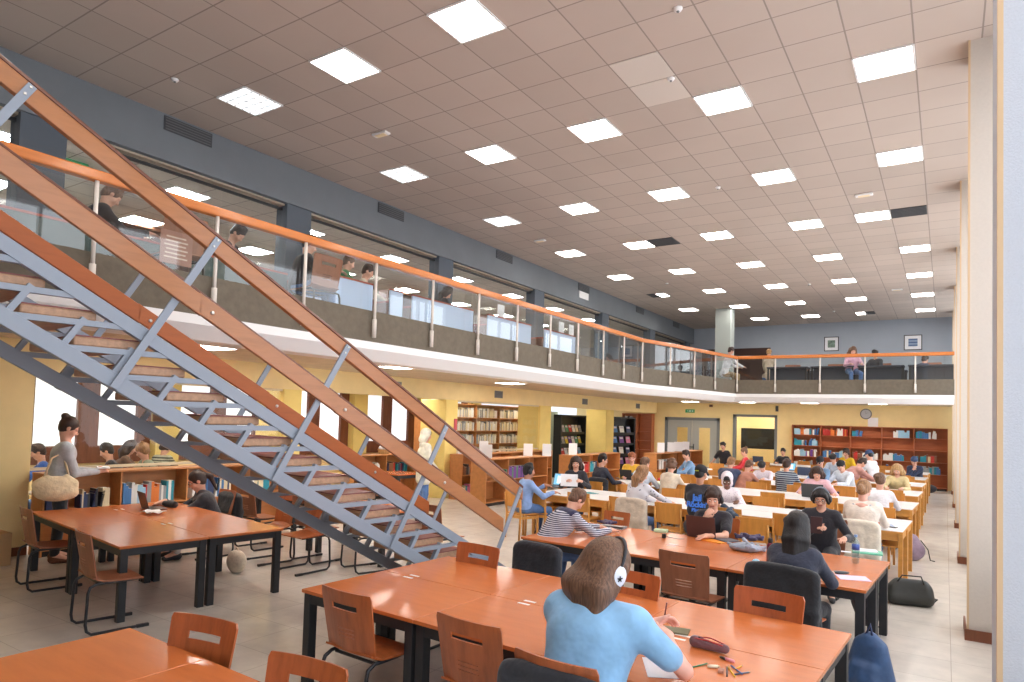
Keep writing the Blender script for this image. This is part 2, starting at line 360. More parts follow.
# right side: columns, cream beads, daylit windows between them
YC = [8.27+4.66*i for i in range(-1, 5)]
for i, y in enumerate(YC):
    m_ = M_textwall if i == 0 else M_cream
    c = struct('wall_right_column', MB().box(XR-(-.0 if i == 0 else 0), 1.2, y, y+.55, 0, CZ), m_)
    MB().box(XR-(.01 if i == 0 else .012), XR+(.012 if i == 0 else .008), y-.012, y+.03, 0, CZ-.001).build('corner_bead', M_cream_edge, c)
    struct('baseboard_right', MB().box(XR-.03, 1.1, y-.03, y-.012, 0, .11).box(XR-.03, XR-.012, y-.012, y+.56, 0, .11), M_wood_trim)
b = MB().box(1.0, 1.2, YB, YF, 0, .75).box(1.0, 1.2, YB, YF, CZ-.35, CZ)
struct('wall_right', b, M_cream)
for i, y in enumerate([YC[0]-4.66]+YC):
    y0, y1 = max(YB, y+.55), min(y+4.66, YF)
    fr = MB()
    nn = 3; st = (y1-y0)/nn
    for k in range(nn+1): fr.box(1.0, 1.1, y0+k*st-.03, y0+k*st+.03, .75, CZ-.35)
    for z in (.75, 3.2, CZ-.41): fr.box(1.0, 1.1, y0, y1, z, z+.06)
    f = struct('window_%d' % (20+i), fr, M_white)
    MB().box(1.1, 1.12, y0, y1, .78, CZ-.38).build('pane', M_pane_r, f)

# balcony: edge line in plan, built as fascia, parapet, floor, soffit
EDGE = [(-6.6, YB), (-6.6, 16.15), (-6.3, 17.4), (-6.04, 18.65), (-5.81, 19.9), (-5.53, 21.3), (XR, 21.5)]
def offs(path, d):
    out = []
    for i, p in enumerate(path):
        a = Vector(path[max(i-1, 0)]); q = Vector(path[min(i+1, len(path)-1)]); pp = Vector(p)
        d1 = (pp-a).normalized() if i else (q-pp).normalized(); d2 = (q-pp).normalized() if i < len(path)-1 else d1
        n1 = Vector((-d1.y, d1.x)); n2 = Vector((-d2.y, d2.x)); nn = (n1+n2).normalized(); out.append(pp+nn*d/max(.5, nn.dot(n1)))
    return out
def ribbon(path, prof, closed=True):
    """sweep a closed (offset, z) profile along the plan path; offset >0 is away from the hall"""
    mb = MB(); rows = [[(*p, z) for p in offs(path, o)] for o, z in prof]; n = len(path); k = len(prof)
    vs = [rows[j][i] for i in range(n) for j in range(k)]
    fs = [(i*k+j, i*k+(j+1) % k, (i+1)*k+(j+1) % k, (i+1)*k+j) for i in range(n-1) for j in range(k)]
    fs += [tuple(range(k-1, -1, -1)), tuple((n-1)*k+j for j in range(k))]
    return mb.add(vs, fs)
struct('trim_balcony_fascia', ribbon(EDGE, [(0, ZBAND), (.0, ZBAND-.1), (.14, ZS), (.5, ZS), (.5, ZBAND)]), M_white)
struct('wall_balcony', ribbon(EDGE, [(.03, ZBAND), (.03, ZGLASS), (.16, ZGLASS), (.16, ZBAND)]), M_parapet)
inn = offs(EDGE, .3)
poly = [tuple(p) for p in inn]+[(XR+.01, YF), (XWIN-.3, YF), (XWIN-.3, YB)]
struct('floor_balcony', MB().prism(poly, ZLOW+.12, ZUP), mat('balcony_carpet', lin(150, 146, 142), .9, kind='noise', ns=30))
struct('ceiling_lower', MB().prism(poly, ZLOW, ZLOW+.12), M_ceil_low)
# pale column on the balcony
struct('wall_upper_column', MB().box(-6.9, -6.35, 23.6, 24.1, ZUP, CZ), M_greycol, bevel=.02)
# grey posts of the upper glass partition, with glass panels between
GY = [3.3, 7.1, 11.05, 15.05, 19.2, 23.3, 27.4]
for y in GY: struct('wall_partition_post', MB().box(XB-.3, XB-.03, y, y+.5, ZUP, ZBK), mat('partition_post_grey', lin(88, 96, 106), .7))
for i in range(len(GY)):
    y0 = GY[i-1]+.5 if i else YB; y1 = GY[i]
    f = struct('window_%d' % (40+i), MB().box(XB-.19, XB-.15, y0, y1, ZUP, ZUP+.04).box(XB-.19, XB-.15, y0, y1, ZBK-.1, ZBK-.06), M_black)
    nn = 3; st = (y1-y0)/nn
    for k in range(nn): MB().box(XB-.176, XB-.164, y0+k*st+.006, y0+(k+1)*st-.006, ZUP+.04, ZBK-.1).build('pane', glass_part, f)
# glass above the low cases of the ground floor
for i, (y0, y1) in enumerate(((4.25, 8.45), (13.95, 18.2))):
    f = struct('window_%d' % (60+i), MB().box(XW-.12, XW-.06, y0, y1, 1.16, 1.2).box(XW-.12, XW-.06, y0, y1, 2.5, 2.54), mat('cream_frame', lin(214, 200, 170), .5))
    st = (y1-y0)/3
    for k in range(3): MB().box(XW-.095, XW-.085, y0+k*st+.005, y0+(k+1)*st-.005, 1.2, 2.5).build('pane', glass_part, f)
# upper side room: back shelving band and timber doors (brown)
for y0, y1 in ((2.2, 2.5), (6.5, 7.6), (13.5, 14.3)):
    struct('wall_timber_panel', MB().box(XWIN+1.6, XWIN+1.75, y0, y1, ZUP, ZBK), M_wood_trim)
# far doors (double, grey) and internal window (grey frame)
M_dgrey = mat('grey_door', lin(164, 166, 164), .5); M_dframe = mat('door_frame_grey', lin(118, 122, 126), .5)
fr = MB().box(DX0, DX0+.12, YF-.03, YF+.2, 0, DZ).box(DX1-.12, DX1, YF-.03, YF+.2, 0, DZ).box(DX0, DX1, YF-.03, YF+.2, DZ-.12, DZ)
dd = struct('door_1', fr, M_dframe)
mid = (DX0+DX1)/2-.0
for k, (x0, x1) in enumerate(((DX0+.12, mid-.01), (mid+.01, DX1-.12))):
    b = MB(); cx_ = (x0+x1)/2+(.12 if k == 0 else .0)
    b.box(x0, cx_-.24, YF+.02, YF+.07, 0, DZ-.12).box(cx_+.24, x1, YF+.02, YF+.07, 0, DZ-.12).box(cx_-.24, cx_+.24, YF+.02, YF+.07, 0, .3).box(cx_-.24, cx_+.24, YF+.02, YF+.07, 1.95, DZ-.12)
    lf = b.build('door_leaf', M_dgrey, dd)
    MB().box(cx_-.24, cx_+.24, YF+.04, YF+.05, .3, 1.95).build('pane', glass_part, lf)
    MB().bar((mid+(.1 if k else -.1), YF-.02, 1.0), (mid+(.1 if k else -.1), YF-.02, 1.25), .025, .03).box(mid-.02 if k else mid-.1, mid+.1 if k else mid+.02, YF-.01, YF+.03, 1.1, 1.13).build('door_handle', M_black, lf)
struct('wall_corridor', MB().box(-11.7, -4.5, YF+2.2, YF+2.3, 0, ZLOW).box(-11.7, -11.6, YF+.2, YF+2.2, 0, ZLOW).box(-4.6, -4.5, YF+.2, YF+2.2, 0, ZLOW), M_yel)
struct('ceiling_corridor', MB().box(-11.7, -4.5, YF+.2, YF+2.3, ZLOW, ZLOW+.1), M_ceil_low)
struct('floor_corridor', MB().box(-11.7, -4.5, YF+.2, YF+2.3, -.1, 0), M_floor)
tag(MB().box(-8.6, -8.0, YF+1.0, YF+1.6, ZLOW-.02, ZLOW-.003).build('ceiling_light', M_panel_low), 'square light panel in the corridor behind the grey double doors', 'light', 'corridor lights behind the far wall')
tag(MB().box(-6.6, -6.0, YF+1.0, YF+1.6, ZLOW-.02, ZLOW-.003).build('ceiling_light', M_panel_low), 'square light panel in the corridor behind the grey framed window', 'light', 'corridor lights behind the far wall')
f = struct('window_70', MB().box(WX0, WX0+.1, YF-.03, YF+.2, WZ0, WZ1).box(WX1-.1, WX1, YF-.03, YF+.2, WZ0, WZ1).box(WX0, WX1, YF-.03, YF+.2, WZ1-.1, WZ1).box(WX0, WX1, YF-.03, YF+.2, WZ0, WZ0+.1), M_dframe)
MB().box(WX0+.1, WX1-.1, YF+.08, YF+.09, WZ0+.1, WZ1-.1).build('pane', glass_part, f)
tag(MB().box(WX0+.2, WX1-.2, YF+.5, YF+.56, 1.15, 2.0).build('screen', mat('dark_screen', lin(52, 56, 54), .25), bevel=.01), 'large dark screen hanging behind the grey framed internal window', 'screen')
# upper-floor door recess on the far wall
struct('door_2', MB().box(-8.8, -6.0, YF-.04, YF, ZUP, 5.3), mat('dark_brown_door', lin(70, 44, 36), .5))

# ------------------------------------------------------------------ ceiling lights
def light_panel(x, y, z, label, group, m=M_panel, s=.58, half=False, louvre=False):
    t = thing('ceiling_light', label, 'light', (x, y, z), 0, group)
    sx = s/2*(.5 if half else 1); b = MB()
    for a in (-1, 1):
        b.box(a*sx-.012, a*sx+.012, -s/2, s/2, -.014, 0); b.box(-sx, sx, a*s/2-.012, a*s/2+.012, -.014, 0)
    b.build('frame', M_white, t); MB().box(-sx+.012, sx-.012, -s/2+.012, s/2-.012, -.010, -.002).build('diffuser', m, t)
    if louvre:
        g = MB()
        for k in range(1, 5): g.box(-sx+.012, sx-.012, -s/2+k*s/5-.006, -s/2+k*s/5+.006, -.03, -.011)
        for k in range(1, 4): g.box(-s/2+k*s/4-.006, -s/2+k*s/4+.006, -s/2+.012, s/2-.012, -.03, -.011)
        g.build('louvre', M_white, t)
    return t
rows_name = {-2: 'nearest', -1: 'first', 0: 'second', 1: 'third', 2: 'fourth', 3: 'fifth', 4: 'sixth', 5: 'seventh', 6: 'eighth'}
cols_name = {0: 'beside the right-hand columns', -1: 'one column in from the right', -2: 'in the middle column', -3: 'one column in from the left bulkhead', -4: 'beside the grey bulkhead'}
for j in range(-2, 7):
    for i in range(-4, 1):
        x, y = LX0+1.8*i, LY0+3*j; half = False; lou = (i == -4 and j <= 1)
        if (i, j) == (0, 2): x -= .6
        if (i, j) in ((-4, 4), (-1, 6)): half = True; x += .15 if i == -4 else -.15
        if (i, j) == (-4, 6): continue
        light_panel(x, y, CZ, '%s ceiling light, %s row, %s' % ('louvred' if lou else ('half-size' if half else 'square'), rows_name[j], cols_name[i]), 'hall ceiling lights', M_panel_c if lou else M_panel, half=half, louvre=lou)
def vent(x, y, z, lab, sx=.58, sy=.58, m=M_grille):
    b = MB().box(-sx/2, sx/2, -sy/2, sy/2, -.012, 0); o = b.build('ceiling_vent', m); o.location = (x, y, z)
    g = MB()
    for k in range(7): g.box(-sx/2+.02, sx/2-.02, -sy/2+.04+k*(sy-.08)/6-.008, -sy/2+.04+k*(sy-.08)/6+.008, -.02, -.012)
    g.build('slats', mat('vent_slats', lin(96, 96, 98), .6), o); return tag(o, lab, 'vent')
vent(LX0, LY0+6, CZ, 'dark square ceiling vent beside the fourth row light nearest the right columns')
vent(LX0-1.8*3+.6, LY0+6+0, CZ, 'dark square ceiling vent touching the right side of a fourth row light')
vent(LX0-1.8*4-.15, LY0+12, CZ, 'dark half ceiling vent left of the half-size light by the bulkhead', sx=.28)
vent(LX0-1.8+.15, LY0+18, CZ, 'dark half ceiling vent beside the half-size light near the far wall', sx=.28)
tag(MB().box(-.29, .29, -.29, .29, -.006, 0).build('ceiling_panel', mat('new_ceiling_tile', lin(214, 204, 194), .9), loc=(LX0-1.8*1-.6, LY0-.6*1, CZ)), 'pale replacement ceiling tile near the second row light, nearer the middle of the ceiling', 'ceiling tile', 'pale replacement ceiling tiles')
tag(MB().box(-.29, .29, -.29, .29, -.006, 0).build('ceiling_panel', MATS['new_ceiling_tile'], loc=(LX0-1.8*1-.6, LY0-1.2, CZ)), 'pale replacement ceiling tile, the nearer of the two pale ones', 'ceiling tile', 'pale replacement ceiling tiles')
def detector(x, y, lab, kind):
    p = at(x, y, Z=CZ); t = thing('smoke_detector' if kind else 'emergency_light', lab, 'smoke detector' if kind else 'emergency light', p)
    if kind:
        MB().lathe([(.045, 0), (.045, -.012), (.034, -.03), (.016, -.034)], 14).build('housing', M_white, t, smooth=True); MB().lathe([(.016, -.034), (.012, -.046)], 8).build('sensor', M_grille2, t)
    else:
        MB().box(-.14, .14, -.06, .06, -.035, 0).build('housing', M_white, t, bevel=.015); MB().box(-.09, .09, -.04, .04, -.042, -.035).build('lamp', mat('warm_lens', lin(250, 230, 190), .4), t)
for x, y, l, k in ((175, 79, 'small white smoke detector above the staircase top', 1), (381, 133, 'oval emergency light on the ceiling above the staircase', 0), (540, 240, 'oval emergency light on the ceiling near the bulkhead', 0),
                   (718, 187, 'small dark smoke detector near the middle of the ceiling', 1), (864, 194, 'oval emergency light on the ceiling near the right columns', 0), (667, 283, 'small smoke detector far back near the bulkhead', 1),
                   (809, 284, 'small smoke detector on the far part of the ceiling', 1), (834, 311, 'tiny smoke detector close to the far wall', 1), (897, 289, 'flat emergency light on the ceiling near the far right', 0), (678, 8, 'small smoke detector at the top of the photo', 1), (671, 78, 'small smoke detector beside the pale ceiling tiles', 1)): detector(x, y, l, k)
for k, y in enumerate((5.33, 9.5, 13.5, 17.8, 22.2, 26.0)):
    t = thing('air_vent', 'dark slotted air vent on the slate bulkhead, %s from the camera' % ('first', 'second', 'third', 'fourth', 'fifth', 'sixth')[k], 'vent', (XB+.001, y, 6.08), 0, 'bulkhead air vents')
    MB().box(0, .012, -.36, .36, -.1, .1).build('frame', M_grille, t); g = MB()
    for q in range(5): g.box(.012, .02, -.34, .34, -.085+q*.038, -.07+q*.038)
    g.build('slats', MATS['vent_slats'], t)
p = at(582, 296, X=XB+.02)
tag(MB().box(0, .02, -.3, .3, -.1, .1).build('sign', M_white, loc=(XB+.002, 17.8, 5.86)), 'small white sign under the fourth air vent on the bulkhead', 'sign')
# lights below the balcony and in the upper side room
for k, (x, y) in enumerate(((207, 347), (345, 358), (398, 367), (510, 383), (590, 388), (640, 392), (680, 394))):
    p = at(x, y, Z=ZLOW)
    light_panel(p.x, p.y, ZLOW, 'light panel in the ceiling under the balcony, %s from the left' % ('first', 'second', 'third', 'fourth', 'fifth', 'sixth', 'seventh')[k], 'lights under the balcony', M_panel_low, s=.6)
for k in range(4):
    light_panel(-2.0-2.2*k, 26.2, ZLOW, '%s light panel from the right under the far balcony' % ('first', 'second', 'third', 'fourth')[k], 'lights under the far balcony', M_panel_low, s=.6)
for k in range(9):
    light_panel(-11.9, 1.5+2.9*k, ZLOW, '%s light panel from the left in the ground floor window room' % ('first', 'second', 'third', 'fourth', 'fifth', 'sixth', 'seventh', 'eighth', 'last')[k], 'ground floor side room lights', M_panel_low, s=.6)
for r, X in enumerate((-10.4, -12.6)):
    for k in range(9):
        light_panel(X, 1.2+2.4*k+.5*r, ZBK, '%s light panel in the %s row behind the upper glass partition' % (('first', 'second', 'third', 'fourth', 'fifth', 'sixth', 'seventh', 'eighth', 'last')[k], ('near', 'far')[r]), 'upper side room lights', M_panel_up, s=.6, louvre=(r == 0))

# ------------------------------------------------------------------ balcony railing
POSTS = [(-6.6, 1.79), (-6.6, 2.98), (-6.6, 4.19), (-6.6, 5.37), (-6.6, 6.57), (-6.6, 7.78), (-6.6, 8.97), (-6.6, 10.17), (-6.6, 11.38), (-6.6, 12.56), (-6.6, 13.82), (-6.6, 14.98)]+EDGE[1:6]+[(-4.4, 21.34), (-3.15, 21.38), (-1.97, 21.42), (-.73, 21.47)]
rl = thing('balcony_railing', 'long balcony railing with orange timber handrail, white posts and clear glass panels', 'railing')
ribbon(EDGE, [(-.05, ZRAIL-.10), (-.05, ZRAIL), (.05, ZRAIL), (.05, ZRAIL-.10)]).build('handrail', M_rail, rl, bevel=.015)
for (x, y) in POSTS:
    MB().tube([(x-.0+.02, y, ZRAIL-.09), (x+.02, y, ZBAND+.08)], .02, 8).tube([(x+.02, y, ZGLASS-.12), (x+.02, y, ZBAND+.06)], .03, 8).build('post', M_steelw, rl, smooth=True)
full = [(-6.6, -.6), (-6.6, .6)]+POSTS+[(XR, 21.5)]
for a, c in zip(full[:-1], full[1:]):
    a = Vector((*a, 0)); c = Vector((*c, 0)); d = (c-a).normalized(); nrm = Vector((-d.y, d.x, 0))
    MB().bar(a+d*.012+nrm*.05+Vector((0, 0, (ZGLASS+ZRAIL-.1)/2)), c-d*.012+nrm*.05+Vector((0, 0, (ZGLASS+ZRAIL-.1)/2)), .012, ZRAIL-.1-ZGLASS).build('glass_panel', glass, rl)
# ================================================================== the staircase
RISE = .175
dv = (CR*((1080-CX)/F_PX)-CU*((947-CY)/F_PX)+CF).normalized()
hv = Vector((dv.x, dv.y, 0)).normalized(); SL = dv.z/math.hypot(dv.x, dv.y); nv = Vector((hv.y, -hv.x, 0))   # nv points to the camera side
GO = RISE/-SL
SP0 = Vector((-4.972, 1.739, 2.590)); WST = 1.1
def sp(s, h, off=0): return SP0+hv*s+Vector((0, 0, s*SL+h))+nv*off   # s along the plan, h height above the chord line, off>0 to the camera side
st = thing('staircase', 'open staircase of grey-blue steel with wooden treads and orange-brown timber rails', 'staircase', (0, 0, 0))
M_steel = mat('grey_blue_steel', lin(142, 152, 167), .45); M_tread = mat('tread_wood', lin(184, 142, 112), .5, kind='wood', scale=(1.5, 14, 14), lo=.8)
M_lino = mat('red_brown_lino', lin(138, 74, 72), .5, kind='noise', ns=20); M_board = mat('stair_board_wood', lin(168, 108, 62), .32, kind='wood', scale=(12, .7, 12), coat=.3, lo=.86, hi=1.06)
M_bolt = mat('bolt_metal', lin(200, 196, 190), .3, 1)
S0, S1 = -1.35, 5.15
def slab(s0, s1, h0, h1, o0, o1, mb=None, vert=True):
    mb = mb or MB(); vs = [sp(s, h, o) for s in (s0, s1) for o in (o0, o1) for h in (h0, h1)]
    return mb.add(vs, [(0, 1, 3, 2), (4, 6, 7, 5), (0, 4, 5, 1), (2, 3, 7, 6), (0, 2, 6, 4), (1, 5, 7, 3)])
def flat(s0, z, ln, o0, o1, t): # level box at absolute height z
    vs = [SP0+hv*s+nv*o+Vector((0, 0, zz-SP0.z)) for s in (s0, s0+ln) for o in (o0, o1) for zz in (z, z+t)]
    return MB().add(vs, [(0, 1, 3, 2), (4, 6, 7, 5), (0, 4, 5, 1), (2, 3, 7, 6), (0, 2, 6, 4), (1, 5, 7, 3)])
NT = 18
for side in (0, 1):
    o = 0 if side == 0 else -WST
    # chord ends are cut where they meet the floor
    send = lambda h: min(S1, (SP0.z+h)/-SL-.02)
    tr = slab(S0, send(.0)-.05, 0, .122, o-.03, o+.03).build('stringer', M_steel, st, bevel=.004)
    b = slab(S0, send(.449)-.02, .449, .556, o-.03, o+.03)
    for n in range(-1, NT):
        z = RISE*n+.06; s = (z-(SP0.z+.12))/SL   # where level z meets the top of the lower chord
        if z > .05: 
            vs = flat(s-.05, z-.045, (.40)/-SL+.05, o-.022, o+.022, .04); b.add(vs.v, vs.f)
        # short strut square to the slope from the lower chord up to the bar above
        a0 = sp(s+GO*.95, .1, o); a1 = sp(s+GO*.95+.12, .36, o); b.bar(a0, a1, .04, .045, up=nv)
    b.build('truss_web', M_steel, tr)
n_lab = 0
for n in range(0, NT+1):
    z = RISE*n+.06; s = (z-(SP0.z+.12))/SL
    if n == NT: continue
    t = flat(s+.06, z-.003, .44, -WST+.04, -.04, .066)
    # bevelled back edge
    tt = t.build('tread', M_tread, st, bevel=.012)
    flat(s+.065, z+.063, .43, -WST+.045, -.045, .008).build('tread_covering', M_lino, tt)
cs = math.cos(math.atan(SL))
def perp_bar(s, h0, h1, o, w, t): # bar square to the slope; s at its foot
    # moving up by p perpendicular shifts plan position by p*sin and height by p*cos
    th = math.atan(-SL); q = Vector((hv.x*math.sin(th), hv.y*math.sin(th), math.cos(th)))
    base = sp(s, 0, o); return MB().bar(base+q*h0, base+q*h1, t, w, up=hv)
def s_at_px(x, side=0):
    o = 0 if side == 0 else -WST; best = min((abs(pxof(sp(q*.01, 0, o))-x), q*.01) for q in range(-150, 560)); return best[1]
def pxof(P):
    v = Vector(P)-Vector((0, 0, EYE)); return CX+F_PX*v.dot(CR)/v.dot(CF)
near_s = [s_at_px(x) for x in (111, 271, 388)]; near_s = [near_s[0]-(near_s[1]-near_s[0])]+near_s+[near_s[2]+(near_s[2]-near_s[1])]
for s in near_s: 
    p = perp_bar(s, 0, 1.38, .05, .055, .02).build('post', M_steel, st, bevel=.003)
    th = math.atan(-SL); q = Vector((hv.x*math.sin(th), hv.y*math.sin(th), math.cos(th)))
    for hh in (1.30, 1.36): c = sp(s, 0, .06)+q*hh; MB().bar(c, c+nv*.008, .014, .014, up=(0, 0, 1)).build('bolt', M_bolt, p)
for s in near_s: perp_bar(s+.0, 0, 1.34, -WST-.05, .05, .02).build('post', M_steel, st, bevel=.003)
s_end = near_s[-1]+1.38*math.sin(math.atan(-SL))
def rail(side, s1):
    o = .01 if side == 0 else -WST-.01
    dl = 0 if side == 0 else -.05; slab(S0, s1, 1.459+dl, 1.60+dl, o-.025, o+.03).build('handrail', M_board, st, bevel=.006)
    slab(S0, s1, 1.600+dl, 1.628+dl, o-.05, o+.035).build('handrail_cap', mat('dark_rail_cap', lin(112, 62, 40), .3, kind='wood', scale=(12, 1, 12), coat=.4), st, bevel=.006)
def s_px(x, hh, off): return min((abs(pxof(sp(q*.01, hh, off))-x), q*.01) for q in range(-150, 620))[1]
rail(0, s_px(520.5, 1.6, 0)); rail(1, s_px(447, 1.6, -WST))
# guard boards in lengths that lap at the posts
def boards(side, mm):
    o = .055 if side == 0 else -WST+.0; lo_, hi_ = ((.895, 1.053), (.92, 1.075))[side]
    for k in range(len(near_s)-1):
        a = near_s[k]+.62-.08; b_ = near_s[k+1]+.62-.06 if k < len(near_s)-2 else s_px((497.5, 427)[side], 1.05, (0, -WST)[side])
        dz = 0.006*(k % 2); 
        if k == 0: a = S0
        q = slab(a, b_, lo_+dz, hi_+dz, o, o+.04).build('guard_board', mm, st, bevel=.005)
        bm_ = MB(); c = sp(a+.1, (lo_+hi_)/2, o+.04); bm_.lathe([(.016, 0), (.016, .006), (.008, .012)], 10)
        bo = bm_.build('bolt', M_bolt, q); bo.matrix_local = Matrix.Translation(c) @ Vector((0, 0, 1)).rotation_difference(nv).to_matrix().to_4x4()
boards(0, M_board); boards(1, mat('stair_board_far', lin(178, 94, 36), .4, kind='wood', scale=(12, .7, 12), lo=.9, hi=1.06))
# ================================================================== furniture
M_cherry = mat('cherry_table_top', lin(210, 118, 64), .27, kind='wood', scale=(1.2, 7, 7), lo=.92, hi=1.05, coat=.3)
M_cherry_edge = mat('cherry_edge', lin(168, 82, 48), .4)
M_blackmetal = mat('black_table_frame', lin(40, 42, 46), .5)
M_ply = mat('cherry_plywood', lin(178, 96, 52), .3, kind='wood', scale=(9, 9, .9), lo=.72, hi=1.15, coat=.3)
M_ply2 = mat('brown_plywood', lin(158, 100, 72), .38, kind='wood', scale=(9, 9, .9), lo=.75, hi=1.12)
M_tube = mat('black_tube', lin(34, 36, 42), .35)
M_oak = mat('light_oak', lin(214, 152, 76), .4, kind='wood', scale=(1.5, 9, 9), lo=.85, hi=1.08)
M_oakv = mat('light_oak_panel', lin(212, 146, 68), .38, kind='wood', scale=(8, 8, 1), lo=.85, hi=1.08)
M_case = mat('bookcase_oak', lin(196, 132, 78), .45, kind='wood', scale=(1.2, 6, 6), lo=.86, hi=1.1)
M_case_red = mat('bookcase_cherry', lin(186, 106, 64), .45, kind='wood', scale=(1.2, 6, 6), lo=.86, hi=1.1)
M_lam = mat('white_laminate', lin(232, 230, 230), .35)
M_paper = mat('white_paper', lin(244, 244, 248), .7)
M_sticker = mat('white_sticker', lin(240, 232, 226), .5)

def red_table(loc, rz, label, group, W=1.19, Dp=.85, stick=None):
    t = thing('reading_table', label, 'table', loc, rz, group)
    MB().box(0, W-.004, 0, Dp-.004, .715, .742).build('tabletop', [M_cherry], t, bevel=.004)
    MB().box(.03, W-.03, .02, .045, .64, .714).box(.03, W-.03, Dp-.05, Dp-.025, .64, .714).box(.02, .045, .05, Dp-.05, .64, .714).box(W-.05, W-.025, .05, Dp-.05, .64, .714).build('frame', M_blackmetal, t)
    for x in (.015, W-.09):
        for y in (.015, Dp-.09): MB().box(x, x+.072, y, y+.072, 0, .714).build('leg', M_blackmetal, t, bevel=.004)
    for (x, y) in (stick or []): MB().box(x-.05, x+.05, y-.013, y+.013, .742, .7435).build('sticker', M_sticker, t)
    return t
R3 = math.radians(-3)
def block(x0, y0, rz, nx, Dp, name, W=1.19, stick_rows=True, skip=()):
    """nx columns of tables, two rows deep, around corner x0,y0 (front-left) turned by rz"""
    out = []
    for r in range(2):
        for k in range(nx):
            lx, ly = k*W, r*Dp
            loc = (x0+lx*math.cos(rz)-ly*math.sin(rz), y0+lx*math.sin(rz)+ly*math.cos(rz), 0)
            pos = ('leftmost', 'middle', 'rightmost')[k] if nx == 3 else ('left', 'right')[k]
            stx = [(W*.28, Dp-.04 if r == 0 else .04)]
            out.append(red_table(loc, rz, 'red-brown table, %s of the %s row, %s' % (pos, 'near' if r == 0 else 'far', name), 'red-brown reading tables', W, Dp, stx))
    return out
block(-4.17, 3.50, R3, 3, .85, 'in the big group at the front')
block(-4.12, 6.58, R3, 3, .78, 'in the group behind the big front one')
block(-9.75, 3.86, math.radians(-8), 2, .87, 'in the group left under the staircase', W=1.52)
red_table((-4.27, 2.25-1.2, 0), math.radians(-2), 'red-brown table at the bottom left corner of the photo', 'corner reading tables', .84, 1.2)
red_table((-3.43, 2.22-1.2, 0), math.radians(-2), 'red-brown table right of the pale joint line at the bottom left corner', 'corner reading tables', .84, 1.2)
for i, (x, y, r) in enumerate(((-9.6, 7.0, -4), (-8.0, 6.9, -4))):
    red_table((x, y, 0), math.radians(r), ('red-brown table behind the staircase, farther left', 'red-brown table seen between the stair treads')[i], 'tables behind the stairs', 1.5, .8)
red_table((at(372, 472, Z=.74).x, at(372, 472, Z=.74).y, 0), math.radians(-4), 'small dark-edged table seen behind the end of the stair rail', 'tables behind the stairs', .9, .8)

def wshell(u0, w, slots, m, th=.011):
    """bent plywood: profile param v 0..1 runs seat front -> seat rear bend -> up the back"""
def make_ply_chair(mm, label):
    t = thing('plywood_chair', label, 'chair')
    # back: curved board leaning rearwards (faces +y), top at .86
    us = list(np.linspace(-1, 1, 13)); zs = [.47, .50, .54, .565, .571, .59, .596, .615, .621, .64, .646, .67, .71, .735, .772, .80, .83, .855]
    def back(u, z):
        k = (z-.45)/.42; hw = .212+.02*k-(.012 if z > .85 else 0); lean = -.19-.075*k
        return (u*hw, lean+.028*(1-u*u)*-1+.028, z)
    slit = {4, 6, 8}
    def mask(i, j):
        if j in (13,) and 3 <= i <= 8: return False
        if j in (3, 5, 7) and 4 <= i <= 7: return False
        return True
    MB().sheet(back, us, zs, .011, mask).build('backrest', mm, t, smooth=False)
    vs = list(np.linspace(0, 1, 10))
    def seat(u, v):
        y = .2-v*.40; z = .455-.012*math.sin(v*PI)-.02*(1-v)**3+(.03*max(0, v-.8)/.2)
        return (u*(.222-.012*v), y, z)
    MB().sheet(seat, [-1, -.6, -.2, .2, .6, 1], vs, .012).build('seat', mm, t)
    for s in (-1, 1):
        x = s*.2; pts = [(x*.9, .16, .425), (x, .0, .43), (x, -.16, .43), (x, -.21, .405), (x*1.02, -.225, .36), (x*1.06, -.235, .1), (x*1.08, -.225, .045), (x*1.08, -.19, .015), (x*1.08, .1, .014), (x*1.08, .24, .014)]
        l = MB().tube(pts, .0125, 8).build('leg', M_tube, t, smooth=True)
        MB().box(x*1.08-.017, x*1.08+.017, .16, .26, 0, .028).build('foot', M_black, l, bevel=.004)
    MB().tube([(-.17, .1, .42), (.17, .1, .42)], .011, 8).tube([(-.18, -.14, .425), (.18, -.14, .425)], .011, 8).build('seat_frame', M_tube, t)
    return t
ply_a = make_ply_chair(M_ply, 'x'); ply_b = make_ply_chair(M_ply2, 'x')
_pu = set()
def ply(x, y, deg, label, kind='a', group='plywood chairs'):
    src = ply_a if kind == 'a' else ply_b; src.scale = (1.08, 1.08, 1.08)
    if kind not in _pu:
        _pu.add(kind); src.location = (x, y, 0); src.rotation_euler = (0, 0, math.radians(deg)); src['label'] = label; src['group'] = group; return src
    return copy_tree(src, loc=(x, y, 0), rz=math.radians(deg), label=label, group=group)
def backat(px, py, z=.92):
    p = at(px, py, Z=z); return p.x, p.y
def ply_at(px, py, deg, label, kind='a', dy=.26):
    x, y = backat(px, py); a = math.radians(deg); return ply(x-math.sin(a)*dy, y+math.cos(a)*dy, deg, label, kind)
ply_at(25, 508, -8, 'brown plywood chair nearest the yellow wall, back view, at the left table', 'b')
ply_at(82, 532, -10, 'brown plywood chair at the left table, nearer the leg, right of its neighbour', 'b')
ply_at(206, 618, 190, 'cherry plywood chair back rising behind the bottom left corner table', 'a')
ply_at(309, 660, 186, 'cherry plywood chair back cut by the bottom edge, right of the corner table', 'a')
ply_at(345, 591, -3, 'cherry plywood chair at the near side of the big front table, left one', 'a')
ply_at(467, 620, -4, 'cherry plywood chair at the near side of the big front table, right one', 'a')
ply_at(479, 545, 177, 'cherry plywood chair behind the big front table beside the stair foot', 'a')
ply_at(769, 591, 174, 'cherry plywood chair behind the right end of the big front table', 'a')
o = ply(-2.0, 6.28, -4, 'brown plywood chair standing in the gap between the two red table groups', 'b'); o.scale = (1.06, 1.06, 1.08)
